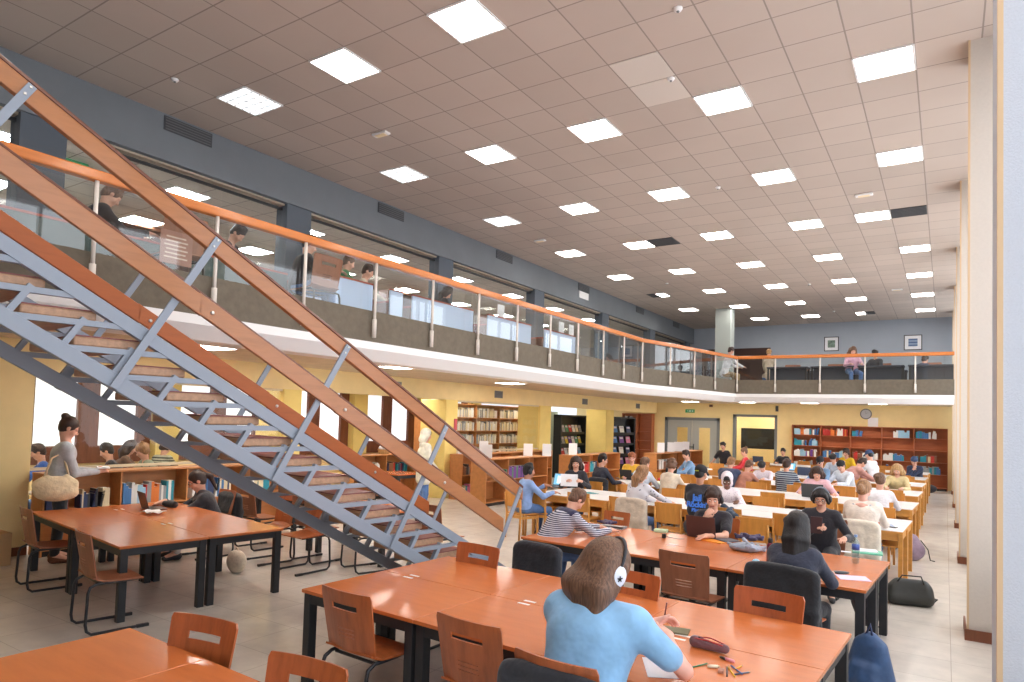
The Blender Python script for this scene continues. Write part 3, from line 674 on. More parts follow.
ply_at(632, 572, 176, 'cherry plywood chair peeking out right of the headphone wearer\'s hair', 'a')
o = ply(-4.0, 8.75, 176, 'cherry plywood chair at the far side of the second red group, facing the camera', 'a'); o.scale = (.92, .92, .94)
ply(-7.2, 6.05, 176, 'plywood chair behind the left table next to the laptop user', 'a')
ply(-8.0, 6.12, 170, 'plywood chair with a dark coat on it behind the left table', 'a')
ply(-7.55, 6.55, -6, 'brown plywood chair behind the staircase with its back to the camera', 'b')
ply(-8.9, 6.6, -6, 'brown plywood chair behind the laptop user near the low bookcase', 'b')
ply(-6.6, 6.6, -20, 'plywood chair under the staircase whose black legs show below the dark stringer', 'b')
ply(-5.8, 7.2, -8, 'plywood chair mostly behind the lower stair stringer', 'b')

# ---- white topped oak tables
def white_table(loc, rz, label, L=1.5, Dp=.7, proto=[None]):
    if proto[0] is None:
        t = thing('white_table', label, 'table', loc, rz, 'white topped reading tables'); proto[0] = t
        MB().box(.003, L-.003, .003, Dp-.003, .745, .752).build('tabletop', M_lam, t)
        MB().box(0, L, 0, Dp, .715, .745).build('top_edge', M_oak, t, bevel=.002)
        MB().box(.05, L-.05, .02, .04, .62, .715).box(.05, L-.05, Dp-.04, Dp-.02, .62, .715).box(.02, .04, .05, Dp-.05, .62, .715).box(L-.04, L-.02, .05, Dp-.05, .62, .715).build('apron', M_oak, t)
        MB().box(.06, L-.06, .08, Dp-.08, .52, .535).box(L/2-.012, L/2+.012, .08, Dp-.08, .535, .715).box(L*.25-.01, L*.25+.01, .1, Dp-.1, .535, .715).box(L*.75-.01, L*.75+.01, .1, Dp-.1, .535, .715).build('book_shelf', M_oak, t)
        for x in (0, L-.055):
            for y in (0, Dp-.055): MB().box(x+.001, x+.054, y+.001, y+.054, 0, .715).build('leg', M_oak, t, bevel=.004)
        return t
    return copy_tree(proto[0], loc=loc, rz=rz, label=label)
ROWS = [10.3, 13.3, 16.1, 18.9, 21.5, 24.2]; RZ = math.radians(-2.5); RX = -.47
rn = ('nearest', 'second', 'third', 'fourth', 'fifth', 'farthest'); kn = ('leftmost', 'second from the left', 'third from the left', 'rightmost')
for r, Y in enumerate(ROWS):
    for s in range(2):
        for k in range(4):
            L = 1.48; lx = -(4-k)*L; ly = s*.71
            white_table((RX+lx*math.cos(RZ)-ly*math.sin(RZ), Y+lx*math.sin(RZ)+ly*math.cos(RZ), 0), RZ, 'white-topped oak table, %s on the %s side of the %s long row' % (kn[k], ('near', 'far')[s], rn[r]), L)
def oak_chair_proto():
    t = thing('oak_chair', 'x', 'chair')
    def bk(u, z): return (u*.215, -.2-.10*(z-.5)+.02*u*u, z)
    MB().sheet(bk, list(np.linspace(-1, 1, 9)), [.56, .6, .7, .8, .86, .875], .014).build('backrest', M_oakv, t)
    MB().box(-.21, .21, -.19, .22, .43, .452).build('seat', M_oakv, t, bevel=.008)
    for s in (-1, 1):
        MB().bar((s*.2, .19, 0), (s*.2, .19, .43), .035, .035).build('leg', M_oak, t, bevel=.006)
        MB().tube([(s*.2, -.21, 0), (s*.2, -.19, .44), (s*.205, -.215, .62), (s*.205, -.235, .80)], [.018, .02, .019, .015], 8).build('leg', M_oak, t, smooth=True)
        MB().box(s*.2-.01, s*.2+.01, -.19, .19, .36, .40).build('side_rail', M_oak, t)
    MB().box(-.19, .19, .18, .2, .37, .42).box(-.19, .19, -.2, -.18, .37, .42).build('cross_rail', M_oak, t)
    return t
oak0 = oak_chair_proto(); _ok = [0]
def oak(x, y, deg, label):
    if not _ok[0]:
        _ok[0] = 1; oak0.location = (x, y, 0); oak0.rotation_euler = (0, 0, math.radians(deg)); oak0['label'] = label; oak0['group'] = 'oak chairs at the white tables'; return oak0
    return copy_tree(oak0, loc=(x, y, 0), rz=math.radians(deg), label=label, group='oak chairs at the white tables')
# chairs along both sides of every row; the label names side, row and place
seatn = ('first', 'second', 'third', 'fourth', 'fifth', 'sixth', 'seventh')
rr = random.Random(3)
for r, Y in enumerate(ROWS):
    for s in (0, 1):
        for k in range(7):
            lx = -.5-.86*k+rr.uniform(-.04, .04); yy = -.12 if s == 0 else 1.42+.12
            if r == 0 and s == 0 and k in (0, 3): yy -= .12
            x = RX+lx*math.cos(RZ)-yy*math.sin(RZ); y = Y+lx*math.sin(RZ)+yy*math.cos(RZ)
            oak(x, y, (0 if s == 0 else 180)-2.5+rr.uniform(-6, 6), 'oak chair, %s from the right on the %s side of the %s white table row' % (seatn[k], ('near', 'far')[s], rn[r]))
oak(-2.17, 9.45, 2, 'oak chair with a tall plain back, alone before the nearest white row')

# ---- books
BC = {'teal': lin(40, 140, 160), 'blue': lin(70, 120, 175), 'pale blue': lin(150, 190, 215), 'white': lin(226, 224, 220), 'red': lin(190, 50, 44), 'navy': lin(50, 62, 100), 'purple': lin(120, 70, 150), 'orange': lin(220, 120, 50),
      'grey': lin(150, 152, 154), 'cream': lin(222, 206, 170), 'green': lin(80, 140, 100), 'pink': lin(216, 120, 160), 'brown': lin(130, 84, 60), 'yellow': lin(228, 196, 60), 'dark': lin(50, 50, 54)}
M_pages = mat('book_pages', lin(236, 230, 214), .8)
BM = {}
def book_mesh(c, w, h, d):
    key = (c, w, h)
    if key not in BM:
        b = MB(); b.box(-w/2, w/2, 0, d, 0, h); b.cur = 1; b.box(-w/2+.003, w/2-.003, .004, d+.002, h-.001, h+.0015)
        b.cur = 0; b.box(-w/2-.0008, w/2+.0008, -.002, .004, h*.7, h*.74)
        o = b.build('book', [mat('book_'+c.replace(' ', '_'), BC[c], .55), M_pages]); BM[key] = o; return o, True
    return BM[key], False
def books(P, dirx, fronty, length, cols, where, group, fill=.9, hmin=.2, hmax=.27, rng=None, wmin=.02, wmax=.045, lean=True):
    """a row of single books from P along dirx; spines face fronty"""
    rng = rng or random; a = 0; ang = math.atan2(dirx[1], dirx[0]); i = 0
    dx = Vector((*dirx, 0)).normalized(); fy = Vector((*fronty, 0)).normalized()
    # local +y of the book runs away from the viewer (into the shelf)
    inw = -fy; rz = math.atan2(-inw.x, inw.y)
    while a < length:
        c = cols[int(a/length*len(cols)) % len(cols)] if rng.random() < .75 else rng.choice(cols)
        w = rng.choice((wmin, (wmin+wmax)/2, wmax)); h = rng.choice((hmin, (hmin+hmax)/2, hmax))
        if a+w > length: break
        o, fresh = book_mesh(c, w, h, .17)
        if not fresh: o = o.copy(); COL.objects.link(o)
        tilt = 0
        if lean and rng.random() < .06: tilt = .16; a += .03
        o.location = Vector(P)+dx*(a+w/2)+Vector((0, 0, .002+abs(math.sin(tilt))*w/2)); o.rotation_euler = (0, tilt, rz)
        tag(o, '%s book on the %s' % (c, where), 'book', group); a += w+.001+(0 if rng.random() < .97 else .06)
def case(name, label, x, y, rz, W, H, Dp, bays, shelves, m=None, group=None, top_over=.0, back=True):
    """bookcase: local x along its length, front towards -y"""
    m = m or M_case; t = thing(name, label, 'bookcase', (x, y, 0), rz, group); bw = W/bays
    for s in (0, 1): MB().box(0 if s == 0 else W-.025, .025 if s == 0 else W, 0, Dp, 0, H-.025).build('side_panel', m, t)
    MB().box(-top_over, W+top_over, -top_over, Dp, H-.025, H).build('top', m, t, bevel=.003)
    MB().box(.025, W-.025, .03, Dp-.02, .0, .08).build('plinth', M_black, t)
    if back: MB().box(.025, W-.025, Dp-.018, Dp-.004, .08, H-.025).build('back_panel', m, t)
    for k in range(1, bays): MB().box(k*bw-.0125, k*bw+.0125, 0.003, Dp-.02, .08, H-.025).build('divider', m, t)
    for k in range(bays):
        for z in shelves: MB().box(k*bw+(.025 if k == 0 else .0125), (k+1)*bw-(.025 if k == bays-1 else .0125), .004, Dp-.02, z-.022, z).build('shelf', m, t)
    return t
# far wall bookcases: five bays
FX0, FX1 = -5.08, .07; FW = (FX1-FX0)/5; FS = [.1, .56, .98, 1.40, 1.82]; FH = 2.2
t = case('bookcase', 'tall cherry bookcase of five bays against the yellow far wall', FX0, YF-.36, 0, FX1-FX0, FH, .34, 5, FS, M_case_red)
rb = random.Random(11); bayn = ('leftmost', 'second', 'middle', 'fourth', 'rightmost'); shn = {1.82: 'top shelf', 1.40: 'second shelf', .98: 'third shelf', .56: 'fourth shelf'}
plan = {(0, 1.82): (.05, .92, ['pale blue', 'orange', 'white', 'teal', 'blue']), (0, 1.40): (.05, .9, ['teal', 'white', 'blue', 'pale blue']), (0, .98): (.05, .9, ['white', 'pale blue', 'purple', 'brown']),
        (1, 1.82): (.05, .95, ['red', 'orange', 'white', 'red']), (1, 1.40): (.05, .0, []), (1, .98): (.05, .9, ['blue', 'red', 'white', 'pale blue', 'cream']),
        (2, 1.82): (.03, .35, ['teal', 'blue']), (2, .98): (.05, .9, ['red', 'brown', 'teal', 'pale blue', 'white']), (3, 1.82): (.38, .6, ['white', 'pale blue', 'grey', 'blue']), (3, .98): (.03, .7, ['white', 'teal', 'blue', 'teal']),
        (4, 1.82): (.03, .72, ['teal', 'blue', 'white', 'pale blue']), (4, .98): (.03, .72, ['grey', 'teal', 'cream', 'red', 'brown']), (3, .56): (.05, .25, ['blue', 'teal']), (4, .56): (.25, .6, ['grey', 'teal', 'blue']), (0, .56): (.05, .7, ['white', 'teal', 'grey'])}
for (k, z), (f0, ln, cols) in plan.items():
    if not cols: continue
    a0 = FX0+k*FW+.03+f0*FW*.9; books((a0, YF-.30, z), (1, 0), (0, -1), ln*FW*.92, cols, '%s, %s bay, far wall bookcase' % (shn[z], bayn[k]), 'books of the far wall bookcase', rng=rb, wmin=.045, wmax=.08)
# low case under the glass on the left (front towards +x)
Q = math.radians(90)
t = case('bookcase', 'low oak bookcase under the glass partition behind the standing woman', XW+.37, 4.26, Q, 4.15, 1.15, .35, 4, [.1, .62], M_case, top_over=.01)
rb = random.Random(5)
wl = 'low oak bookcase behind the left table'
books((XW+.34, 4.32, .622), (0, 1), (1, 0), .3, ['navy', 'teal', 'red'], 'left end of the '+wl, 'books in the low bookcase on the left', rng=rb)
books((XW+.34, 4.75, .622), (0, 1), (1, 0), .4, ['navy', 'dark', 'cream'], 'upper shelf behind the canvas bag', 'books in the low bookcase on the left', rng=rb)
books((XW+.34, 5.34, .622), (0, 1), (1, 0), .85, ['blue', 'white', 'pale blue', 'red', 'orange', 'grey', 'white', 'teal'], 'shelf left of the laptop user at the left table', 'books in the low bookcase on the left', rng=rb, hmin=.24, hmax=.32)
books((XW+.34, 6.45, .622), (0, 1), (1, 0), .7, ['white', 'navy', 'blue', 'cream'], 'shelf right of the laptop user at the left table', 'books in the low bookcase on the left', rng=rb, hmin=.24, hmax=.32)
books((XW+.34, 7.45, .622), (0, 1), (1, 0), .5, ['white', 'cream', 'teal'], 'right end of the '+wl, 'books in the low bookcase on the left', rng=rb)
# low cases right of the stairs
case('bookcase', 'low oak bookcase beside the fire extinguisher, under the second glass partition', XW+.50, 13.55, Q, 4.6, 1.15, .40, 4, [.1, .62], M_case, top_over=.01)
rb = random.Random(8); wl = 'low bookcase beside the fire extinguisher'
books((XW+.47, 13.62, .102), (0, 1), (1, 0), .42, ['cream', 'teal', 'pink', 'pink'], 'lower shelf of the '+wl, 'books in the low bookcase by the extinguisher', rng=rb, wmin=.03, wmax=.05)
books((XW+.47, 14.2, .102), (0, 1), (1, 0), .4, ['dark', 'teal', 'blue'], 'lower shelf of the '+wl+', farther right', 'books in the low bookcase by the extinguisher', rng=rb, wmin=.03, wmax=.05)
books((XW+.47, 13.65, .622), (0, 1), (1, 0), .3, ['brown', 'dark', 'grey'], 'upper shelf of the '+wl, 'books in the low bookcase by the extinguisher', rng=rb, wmin=.03, wmax=.05)
units = [(-9.1, 12.9, 2.9, 'left one with the big plain end panel'), (-8.75, 16.6, 3.2, 'middle one behind the reading woman'), (-7.75, 20.4, 4.8, 'right one near the grey doors')]
for i, (x, y, L, nm) in enumerate(units):
    case('bookcase', 'low free-standing oak bookcase in the aisle, %s' % nm, x, y, Q, L, 1.12, .45, 3, [.1, .6], M_case, group='aisle bookcases', top_over=.012)
    cols = (['purple', 'purple', 'purple', 'navy', 'green'], ['pale blue', 'white', 'red', 'teal', 'navy'], ['white', 'brown', 'grey'])[i]
    books((x-.03, y+(.9 if i == 0 else .2), .602), (0, 1), (1, 0), (1.3 if i == 0 else 1.4), cols, 'upper shelf of the %s aisle bookcase' % ('left', 'middle', 'right')[i], 'books in the aisle bookcases', rng=rb, hmin=.24, hmax=.3, wmin=.04, wmax=.07, lean=False)
# grey-looking shelves behind the second glass partition
case('bookcase', 'tall oak bookcase of four bays behind the second glass partition', XW-1.25, 14.0, Q, 5.0, 2.5, .3, 4, [.1, .5, .9, 1.3, 1.7, 2.1], M_case)
bb = MB(); rb = random.Random(4)
for k in range(4):
    for z in (.9, 1.3, 1.7, 2.1):
        a = .05
        while a < 1.12:
            wd = rb.uniform(.02, .045); hh = rb.uniform(.2, .3)
            if rb.random() < .9: bb.cur = rb.randrange(3); y = 14.0+k*1.25+a; bb.box(XW-1.45, XW-1.27, y, y+wd, z, z+hh)
            a += wd+.001
tag(bb.build('books', [mat('book_white', BC['white'], .55), mat('book_grey', BC['grey'], .55), mat('book_cream', BC['cream'], .55)]), 'rows of pale books filling the shelves behind the second glass partition', 'books', kind='stuff')
# island with books and papers in the second bay, and its table
p = at(388, 452, Z=1.05)
case('bookcase', 'small oak bookcase standing in the second bay behind the stair rails', -11.9, 11.4, Q, 2.2, 1.1, .4, 2, [.1, .6], M_case, top_over=.02)
books((-11.93, 11.6, .602), (0, 1), (1, 0), .7, ['teal', 'pale blue', 'white'], 'small bookcase in the second bay', 'books in the second bay', rng=rb, hmin=.24, hmax=.3)
books((-11.93, 12.6, .602), (0, 1), (1, 0), .7, ['brown', 'red', 'navy', 'teal'], 'small bookcase in the second bay, right half', 'books in the second bay', rng=rb, hmin=.24, hmax=.3)
for k, y in enumerate((13.3, 13.75)): plain_box('paper_notice', 'white notice in a holder at the right end of the small bookcase, %s one' % ('left', 'right')[k], 'notice', M_paper, .01, .24, .34, (-11.5+.02*k, y, .78), group='notices in the second bay')
# display racks (black) with magazines face out
def rack(x, y, rz, W, label, cols, group):
    t = thing('magazine_rack', label, 'rack', (x, y, 0), rz)
    for s in (0, 1): MB().box(0 if s == 0 else W-.05, .05 if s == 0 else W, 0, .4, 0, 2.3).build('side_panel', M_black, t)
    MB().box(0, W, .36, .4, 0, 2.3).box(0, W, 0, .4, 2.24, 2.3).build('back_panel', M_black, t)
    lv = (.35, .78, 1.21, 1.64); n = int((W-.1)/.27); i = 0
    for z in lv:
        MB().box(.05, W-.05, .06, .32, z-.06, z-.02).box(.05, W-.05, .04, .07, z-.06, z+.03).build('shelf', M_black, t)
        for k in range(n):
            c = cols[i % len(cols)]; i += 1
            vs = MB(); Mx = Matrix.Translation((.07+(W-.14)*(k+.5)/n, .12, z)) @ Matrix.Rotation(-.3, 4, 'X'); vs.box(-.105, .105, 0, .008, 0, .3, Mx)
            vs.cur = 1; vs.box(-.08, .08, -.001, 0, .2, .27, Mx)
            mg = vs.build('magazine', [mat('book_'+c.replace(' ', '_'), BC[c], .4), mat('magazine_mark', lin(200, 190, 200), .5)])
            wm = Matrix.Translation((x, y, 0)) @ Matrix.Rotation(rz, 4, 'Z'); mg.matrix_world = wm
            tag(mg, '%s magazine facing out on the %s shelf of the %s' % (c, ('lowest', 'third', 'second', 'top')[lv.index(z)], group), 'magazine', 'magazines on the '+group)
    return t
rack(XW-.95, 21.3, Q, 2.0, 'wide black magazine rack in the bay beyond the second glass partition', ['yellow', 'purple', 'white', 'green', 'yellow', 'purple', 'grey', 'green', 'red', 'white', 'cream', 'grey', 'pink', 'pale blue', 'white', 'grey'], 'wide black rack')
MATS_pan = mat('green_grey_panel', lin(150, 160, 140), .8)
plain_box('wall_panel', 'pale green-grey panel behind the black magazine rack', 'panel', MATS_pan, .06, 2.6, 2.4, (XW-1.3, 20.3, 0))
rack(XW-.6, 25.0, math.radians(60), 1.15, 'narrow black magazine rack in the last bay before the grey doors', ['blue', 'purple', 'pink', 'blue', 'white', 'navy'], 'narrow black rack')
case('bookcase', 'tall brown bookcase in the last bay, right of the narrow black rack', -12.3, YF-.36, 0, 1.42, 2.5, .34, 2, [.1, .5, .9, 1.3, 1.7, 2.1], M_case_red)
rb = random.Random(21)
for z in (.9, 1.3, 1.7, 2.1): books((-12.2, YF-.33, z+.002), (1, 0), (0, -1), .4, ['white', 'dark', 'grey'], '%s of the tall brown bookcase in the last bay' % {.9: 'fourth shelf', 1.3: 'third shelf', 1.7: 'second shelf', 2.1: 'top shelf'}[z], 'books in the last bay', rng=rb)
# white notices standing on the low cases
for k, (x, y, z) in enumerate(((573, 448, 1.12), (484, 441, 1.15), (487.5, 445, 1.12), (528, 452, 1.12), (661, 445, 1.12), (671, 445, 1.12), (679, 444, 1.12), (686, 445, 1.12), (547, 447, 1.12), (463, 440, 1.15))):
    X = (-8.95, -10.4, -9.4, -9.3, -7.95, -7.95, -7.95, -7.95, -9.0, -10.5)[k]; p = at(x, y, X=X)
    t = plain_box('notice_holder', 'white notice standing on a low bookcase, %s from the left of such notices' % ('seventh', 'second', 'third', 'fourth', 'eighth', 'ninth', 'tenth', 'last', 'sixth', 'first')[k], 'notice', M_paper, .24 if k != 6 else .34, .01, .33, (X, p.y, z+.001), rz=math.radians(30), group='notices on the low bookcases')
# fire extinguisher
p = at(456, 466, X=XW+.12)
t = thing('fire_extinguisher', 'red fire extinguisher hanging on the yellow pier behind the stair rail', 'fire extinguisher', (XW+.12, p.y, .52))
M_red = mat('extinguisher_red', lin(206, 30, 34), .3)
MB().lathe([(.07, 0), (.08, .02), (.08, .36), (.05, .43), (.025, .45)], 16).build('cylinder', M_red, t, smooth=True)
MB().box(-.012, .012, -.05, .03, .45, .50).tube([(0, .03, .46), (0, .1, .42), (0, .1, .15)], .012, 6).build('valve', M_black, t)
MB().box(.07, .083, -.04, .04, .14, .28).build('label_plate', M_paper, t)
plain_box('wall_sign', 'small blue sign on the yellow pier above the extinguisher', 'sign', mat('sign_blue', lin(60, 130, 170), .5), .012, .3, .14, (XW-.02, at(446, 418, X=XW-.02).y, 1.72))
plain_box('wall_sign', 'small red and blue notice on the pier edge beside the second glass partition', 'sign', mat('sign_red', lin(200, 80, 90), .5), .012, .12, .3, (XW+.006, 13.85, 1.75))
plain_box('cardboard_box', 'cardboard box on the floor against the yellow wall at the far left', 'box', mat('cardboard', lin(186, 150, 110), .9), .45, .4, .42, (-10.45, 3.65, 0))
# wall clock and notice on the far wall
t = thing('wall_clock', 'round grey wall clock above the far bookcase', 'clock', tuple(at(866, 414, Y=YF-.03)))
q = MB().lathe([(.2, 0), (.2, .02), (.17, .03)], 24).build('rim', mat('clock_rim', lin(120, 122, 126), .4), t); q.rotation_euler = (PI/2, 0, 0)
q = MB().lathe([(.165, .031), (.01, .033)], 24).build('dial', mat('clock_dial', lin(190, 192, 198), .4), t); q.rotation_euler = (PI/2, 0, 0)
MB().bar((0, -.036, 0), (.06, -.036, .05), .008, .004).bar((0, -.036, 0), (-.03, -.036, .1), .008, .004).build('hands', M_black, t)
plain_box('wall_notice', 'white notice on the yellow wall under the clock', 'notice', M_paper, .34, .01, .4, tuple(at(873, 423, Y=YF-.01)-Vector((0, 0, .2))))
t = thing('exit_sign', 'green exit sign above the grey double doors', 'sign', tuple(at(690, 411, Y=YF-.02)))
MB().box(-.2, .2, -.015, .015, -.07, .07).build('panel', mat('exit_green', lin(40, 120, 80), .5, emit=lin(40, 130, 84), strength=.3), t)
MB().box(-.02, .03, -.02, -.015, -.03, .03).bar((-.12, -.018, 0), (-.05, -.018, 0), .002, .02).box(.08, .15, -.02, -.015, -.02, .02).build('pictogram', M_white, t)
t = thing('exit_sign', 'green exit sign behind the upper stair rail', 'sign', (XB-1.2, 4.35, 5.469))
MB().box(-.015, .015, -.22, .22, -.09, .09).build('panel', MATS['exit_green'], t); MB().box(.015, .02, -.2, -.12, -.07, .07).bar((.018, -.06, 0), (.018, .12, 0), .004, .03).build('pictogram', M_white, t)
for k, (x, y) in enumerate(((499, 388), (585, 401), (638, 404), (396, 374))):
    p = at(x, y, X=XW+.01); t = thing('wall_vent', 'square grey vent on the yellow header, %s from the left' % ('second', 'third', 'last', 'first')[k], 'vent', (XW+.001, p.y, 2.78), 0, 'header vents')
    MB().box(0, .015, -.2, .2, -.1, .1).build('frame', M_grille2, t); g = MB()
    for q in range(5): g.box(.015, .02, -.18, .18, -.08+q*.036, -.066+q*.036)
    g.build('slats', MATS['vent_slats'], t)
plain_box('wall_device', 'small dark box on the yellow wall above the doors, right', 'device', mat('device_dark', lin(90, 60, 50), .6), .14, .05, .1, tuple(at(711, 407, Y=YF-.03)))
plain_box('wall_device', 'small dark box on the far wall left of the bookcases', 'device', M_grille, .1, .06, .22, tuple(at(777, 409, Y=YF-.03)-Vector((0, 0, .1))))
# pictures upstairs
for k, (x, y, w_, h_) in enumerate(((831.5, 344, .52, .56), (913, 342.5, .58, .56))):
    p = at(x, y, Y=YF-.01); t = thing('picture_frame', ('dark framed green and white print on the upper far wall', 'black framed blue seascape print on the upper far wall, the right one')[k], 'picture', tuple(p))
    MB().box(-w_/2, w_/2, -.02, 0, -h_/2, h_/2).build('frame', M_black, t, bevel=.003); MB().box(-w_/2+.03, w_/2-.03, -.024, -.02, -h_/2+.03, h_/2-.03).build('mount', M_paper, t)
    MB().box(-w_/4, w_/4, -.027, -.024, -h_/4, h_/4).build('print', mat('print_green', lin(120, 140, 128), .6, kind='noise', ns=14, lo=.5, hi=1.5) if k == 0 else mat('print_blue', lin(88, 110, 150), .6, kind='stripes', freq=3, col2=lin(150, 170, 200), dist=1), t)
# ================================================================== people
SKIN = {'light': lin(226, 172, 148), 'tan': lin(196, 140, 112), 'dark': lin(120, 80, 62), 'pink': lin(232, 176, 158)}
def skin(k): return mat('skin_'+k, SKIN[k], .5, kind='noise', ns=12, lo=.93, hi=1.06)
HAIRC = {'black': lin(30, 26, 28), 'dark brown': lin(58, 40, 34), 'brown': lin(106, 76, 58), 'light brown': lin(150, 110, 76), 'auburn': lin(150, 84, 52), 'blond': lin(176, 138, 92)}
def cloth(name, c, **k): return mat(name, c, .85, kind='cloth', **k)
M_eye = mat('eye_white', lin(232, 228, 222), .3); M_iris = mat('eye_dark', lin(40, 28, 24), .3); M_lip = mat('lips', lin(176, 100, 92), .5); M_brow = mat('eyebrow', lin(50, 36, 30), .8)
V3 = lambda *a: np.array(a, float)
def rotm(pitch=0, yaw=0, roll=0):
    # pitch>0 looks down, yaw>0 turns to the person's left (+z rotation)
    cp, sp_ = math.cos(-pitch), math.sin(-pitch); Rx = np.array([[1, 0, 0], [0, cp, -sp_], [0, sp_, cp]])
    cz, sz = math.cos(yaw), math.sin(yaw); Rz = np.array([[cz, -sz, 0], [sz, cz, 0], [0, 0, 1]])
    cr, sr = math.cos(roll), math.sin(roll); Ry = np.array([[cr, 0, sr], [0, 1, 0], [-sr, 0, cr]])
    return Rz @ Rx @ Ry
def ik(a, b, l1, l2, pole):
    d = b-a; L = np.linalg.norm(d)
    if L > (l1+l2)*.995: b = a+d/L*(l1+l2)*.995; d = b-a; L = np.linalg.norm(d)
    L = max(L, abs(l1-l2)*1.05+.01)
    x = (L*L+l1*l1-l2*l2)/(2*L); y = math.sqrt(max(l1*l1-x*x, 1e-6)); u = d/np.linalg.norm(d); pp = pole-u*pole.dot(u); pp = pp/(np.linalg.norm(pp)+1e-9)
    return a+u*x+pp*y, b
def person(label, head, face=0, name='person', lean=.35, h=.013, sk='light', hair=('dark brown', 'short'), top=('sweater', None), sleeves='long', pants=None, hands=None, pitch=.45, turn=0, roll=0, tilt=0,
           standing=False, broad=1.0, eyes=False, legs=True, group=None, hood=False, collar=None, scale=1.0, shoe=None, hip_z=.545, glasses=False, torso_pts=None, arm_mode=None, hw=1.0, poles=None):
    """head = world point of the head centre, face = heading in degrees (0 looks along +y)"""
    fa = math.radians(face); hx, hy, hz = head
    sc = scale; tl = 0
    if standing: hipz = .90*sc; legL = True
    else: hipz = hip_z
    # spine: neck base below head
    up = V3(tilt, math.sin(lean), math.cos(lean)); nd = V3(tilt*.5, math.sin(lean*.75), math.cos(lean*.75))
    HC = V3(0, 0, hz)       # local frame: head centre over the local origin in plan
    NB = HC-nd*.185*sc
    tl = (NB[2]-hipz)/up[2]; tl = max(.34, min(tl, .66)); hip = NB-up*tl
    if not standing: hip[2] = hipz
    else: hip[2] = min(hip[2], hipz+.05)
    root = thing(name, label, 'person', (hx, hy, 0), fa, group)
    sw = .165*broad*sc; side = V3(1, 0, 0)
    SH = NB-up*.035*sc; MID = hip+(NB-hip)*.52+V3(0, -.035, 0)
    Rh = rotm(pitch, turn, roll); H = lambda *p: HC+Rh @ (V3(*p)*sc)
    def torso(S, g):
        r = broad*sc
        S.cone(hip+V3(-.09, 0, .02)*sc, hip+V3(.09, 0, .02)*sc, .115*r+g, k=.06)
        S.cone(MID+V3(-.065, 0, -.05)*sc, MID+V3(.065, 0, -.05)*sc, .098*r+g, k=.08)
        c = hip+(NB-hip)*.74+V3(0, -.015, 0)
        S.cone(c+V3(-.085, 0, 0)*sc, c+V3(.085, 0, 0)*sc, .105*r+g, k=.08)
        S.cone(SH+V3(-sw+.03, -.01, 0), SH+V3(sw-.03, -.01, 0), .062*r+g, k=.06)
        S.cone(hip+V3(0, 0, .0), c, .10*r+g, .11*r+g, k=.07)
    # arms
    l1, l2 = .285*sc, .255*sc; A = []
    hs = hands or [(-.16, .36, .80), (.16, .36, .80)]
    for i, s in enumerate((-1, 1)):
        sh = SH+V3(s*sw, 0, -.02*sc); tgt = V3(*hs[i]); pole = V3(s*.75, -.35, -1.0) if not standing else V3(s*.4, -.6, -.8)
        if poles and i in poles: pole = V3(*poles[i])
        el, wr = ik(sh, tgt, l1, l2, pole); A.append((s, sh, el, wr))
    def hand(S, s, el, wr, idx):
        d = (wr-el)/np.linalg.norm(wr-el); mode = (arm_mode or {}).get(idx, 'flat')
        if mode == 'flat': fd = V3(d[0]*.6, d[1], min(d[2], 0)*.2-.08); fd /= np.linalg.norm(fd); n = V3(0, 0, 1)
        elif mode == 'chin': fd = V3(-s*.5, .1, .75); fd /= np.linalg.norm(fd); n = V3(0, 1, .2); n /= np.linalg.norm(n)
        else: fd = V3(-s*.45, .7, .25); fd /= np.linalg.norm(fd); n = V3(s*.55, .2, .8); n /= np.linalg.norm(n)
        lat = np.cross(fd, n)*1.0; lat /= np.linalg.norm(lat); inw = -s*(1 if lat[0] > 0 else -1)*lat   # towards the other hand
        pc = wr+fd*.045*sc
        S.cone(wr, wr+fd*.02*sc, .026*sc, .028*sc, k=.02)
        S.cone(pc-lat*.022*sc, pc+lat*.022*sc, .019*sc, k=.02)
        S.cone(pc+fd*.02*sc-lat*.024*sc, pc+fd*.02*sc+lat*.024*sc, .015*sc, k=.015)
        curl = .5 if mode == 'flat' else 1.2
        for j, (o, L_) in enumerate(((-.03, .062), (-.01, .075), (.011, .08), (.031, .07))):
            b0 = pc+fd*.035*sc+inw*(o*sc); b1 = b0+(fd*math.cos(curl*.4)-n*math.sin(curl*.4))*L_*.5*sc; b2 = b1+(fd*math.cos(curl)-n*math.sin(curl))*L_*.5*sc
            S.cone(b0, b1, .0095*sc, .0088*sc, k=.006); S.cone(b1, b2, .0088*sc, .0075*sc, k=.004)
        t0 = pc-fd*.012*sc+inw*.03*sc; t1 = t0+(inw*.8+fd*.6)*.035*sc; S.cone(t0, t1, .012*sc, .010*sc, k=.01); S.cone(t1, t1+(fd*.95+inw*.1)*.03*sc, .010*sc, .008*sc, k=.004)
    # legs
    LG = []
    if standing:
        for s in (-1, 1): LG.append((s, hip+V3(s*.085, 0, 0)*sc, V3(s*.10, hip[1]+.02, .50*sc), V3(s*.11, hip[1]-.02, .09*sc)))
    else:
        for s in (-1, 1):
            kn = hip+V3(s*.14, .43*sc, -.03); kn[2] = .50; LG.append((s, hip+V3(s*.095, .03, 0)*sc, kn, V3(kn[0], kn[1]-.02+(.04 if s > 0 else -.05), .095)))
    B = Soft(h)
    torso(B, -.012)
    for (s, sh, el, wr), i in zip(A, (0, 1)):
        B.cone(sh, el, .046*sc, .037*sc, k=.03); B.cone(el, wr, .038*sc, .025*sc, k=.02); hand(B, s, el, wr, i)
    B.cone(NB-up*.02, H(0, -.02, -.06), .055*sc*min(broad, 1.1), .05*sc, k=.03)
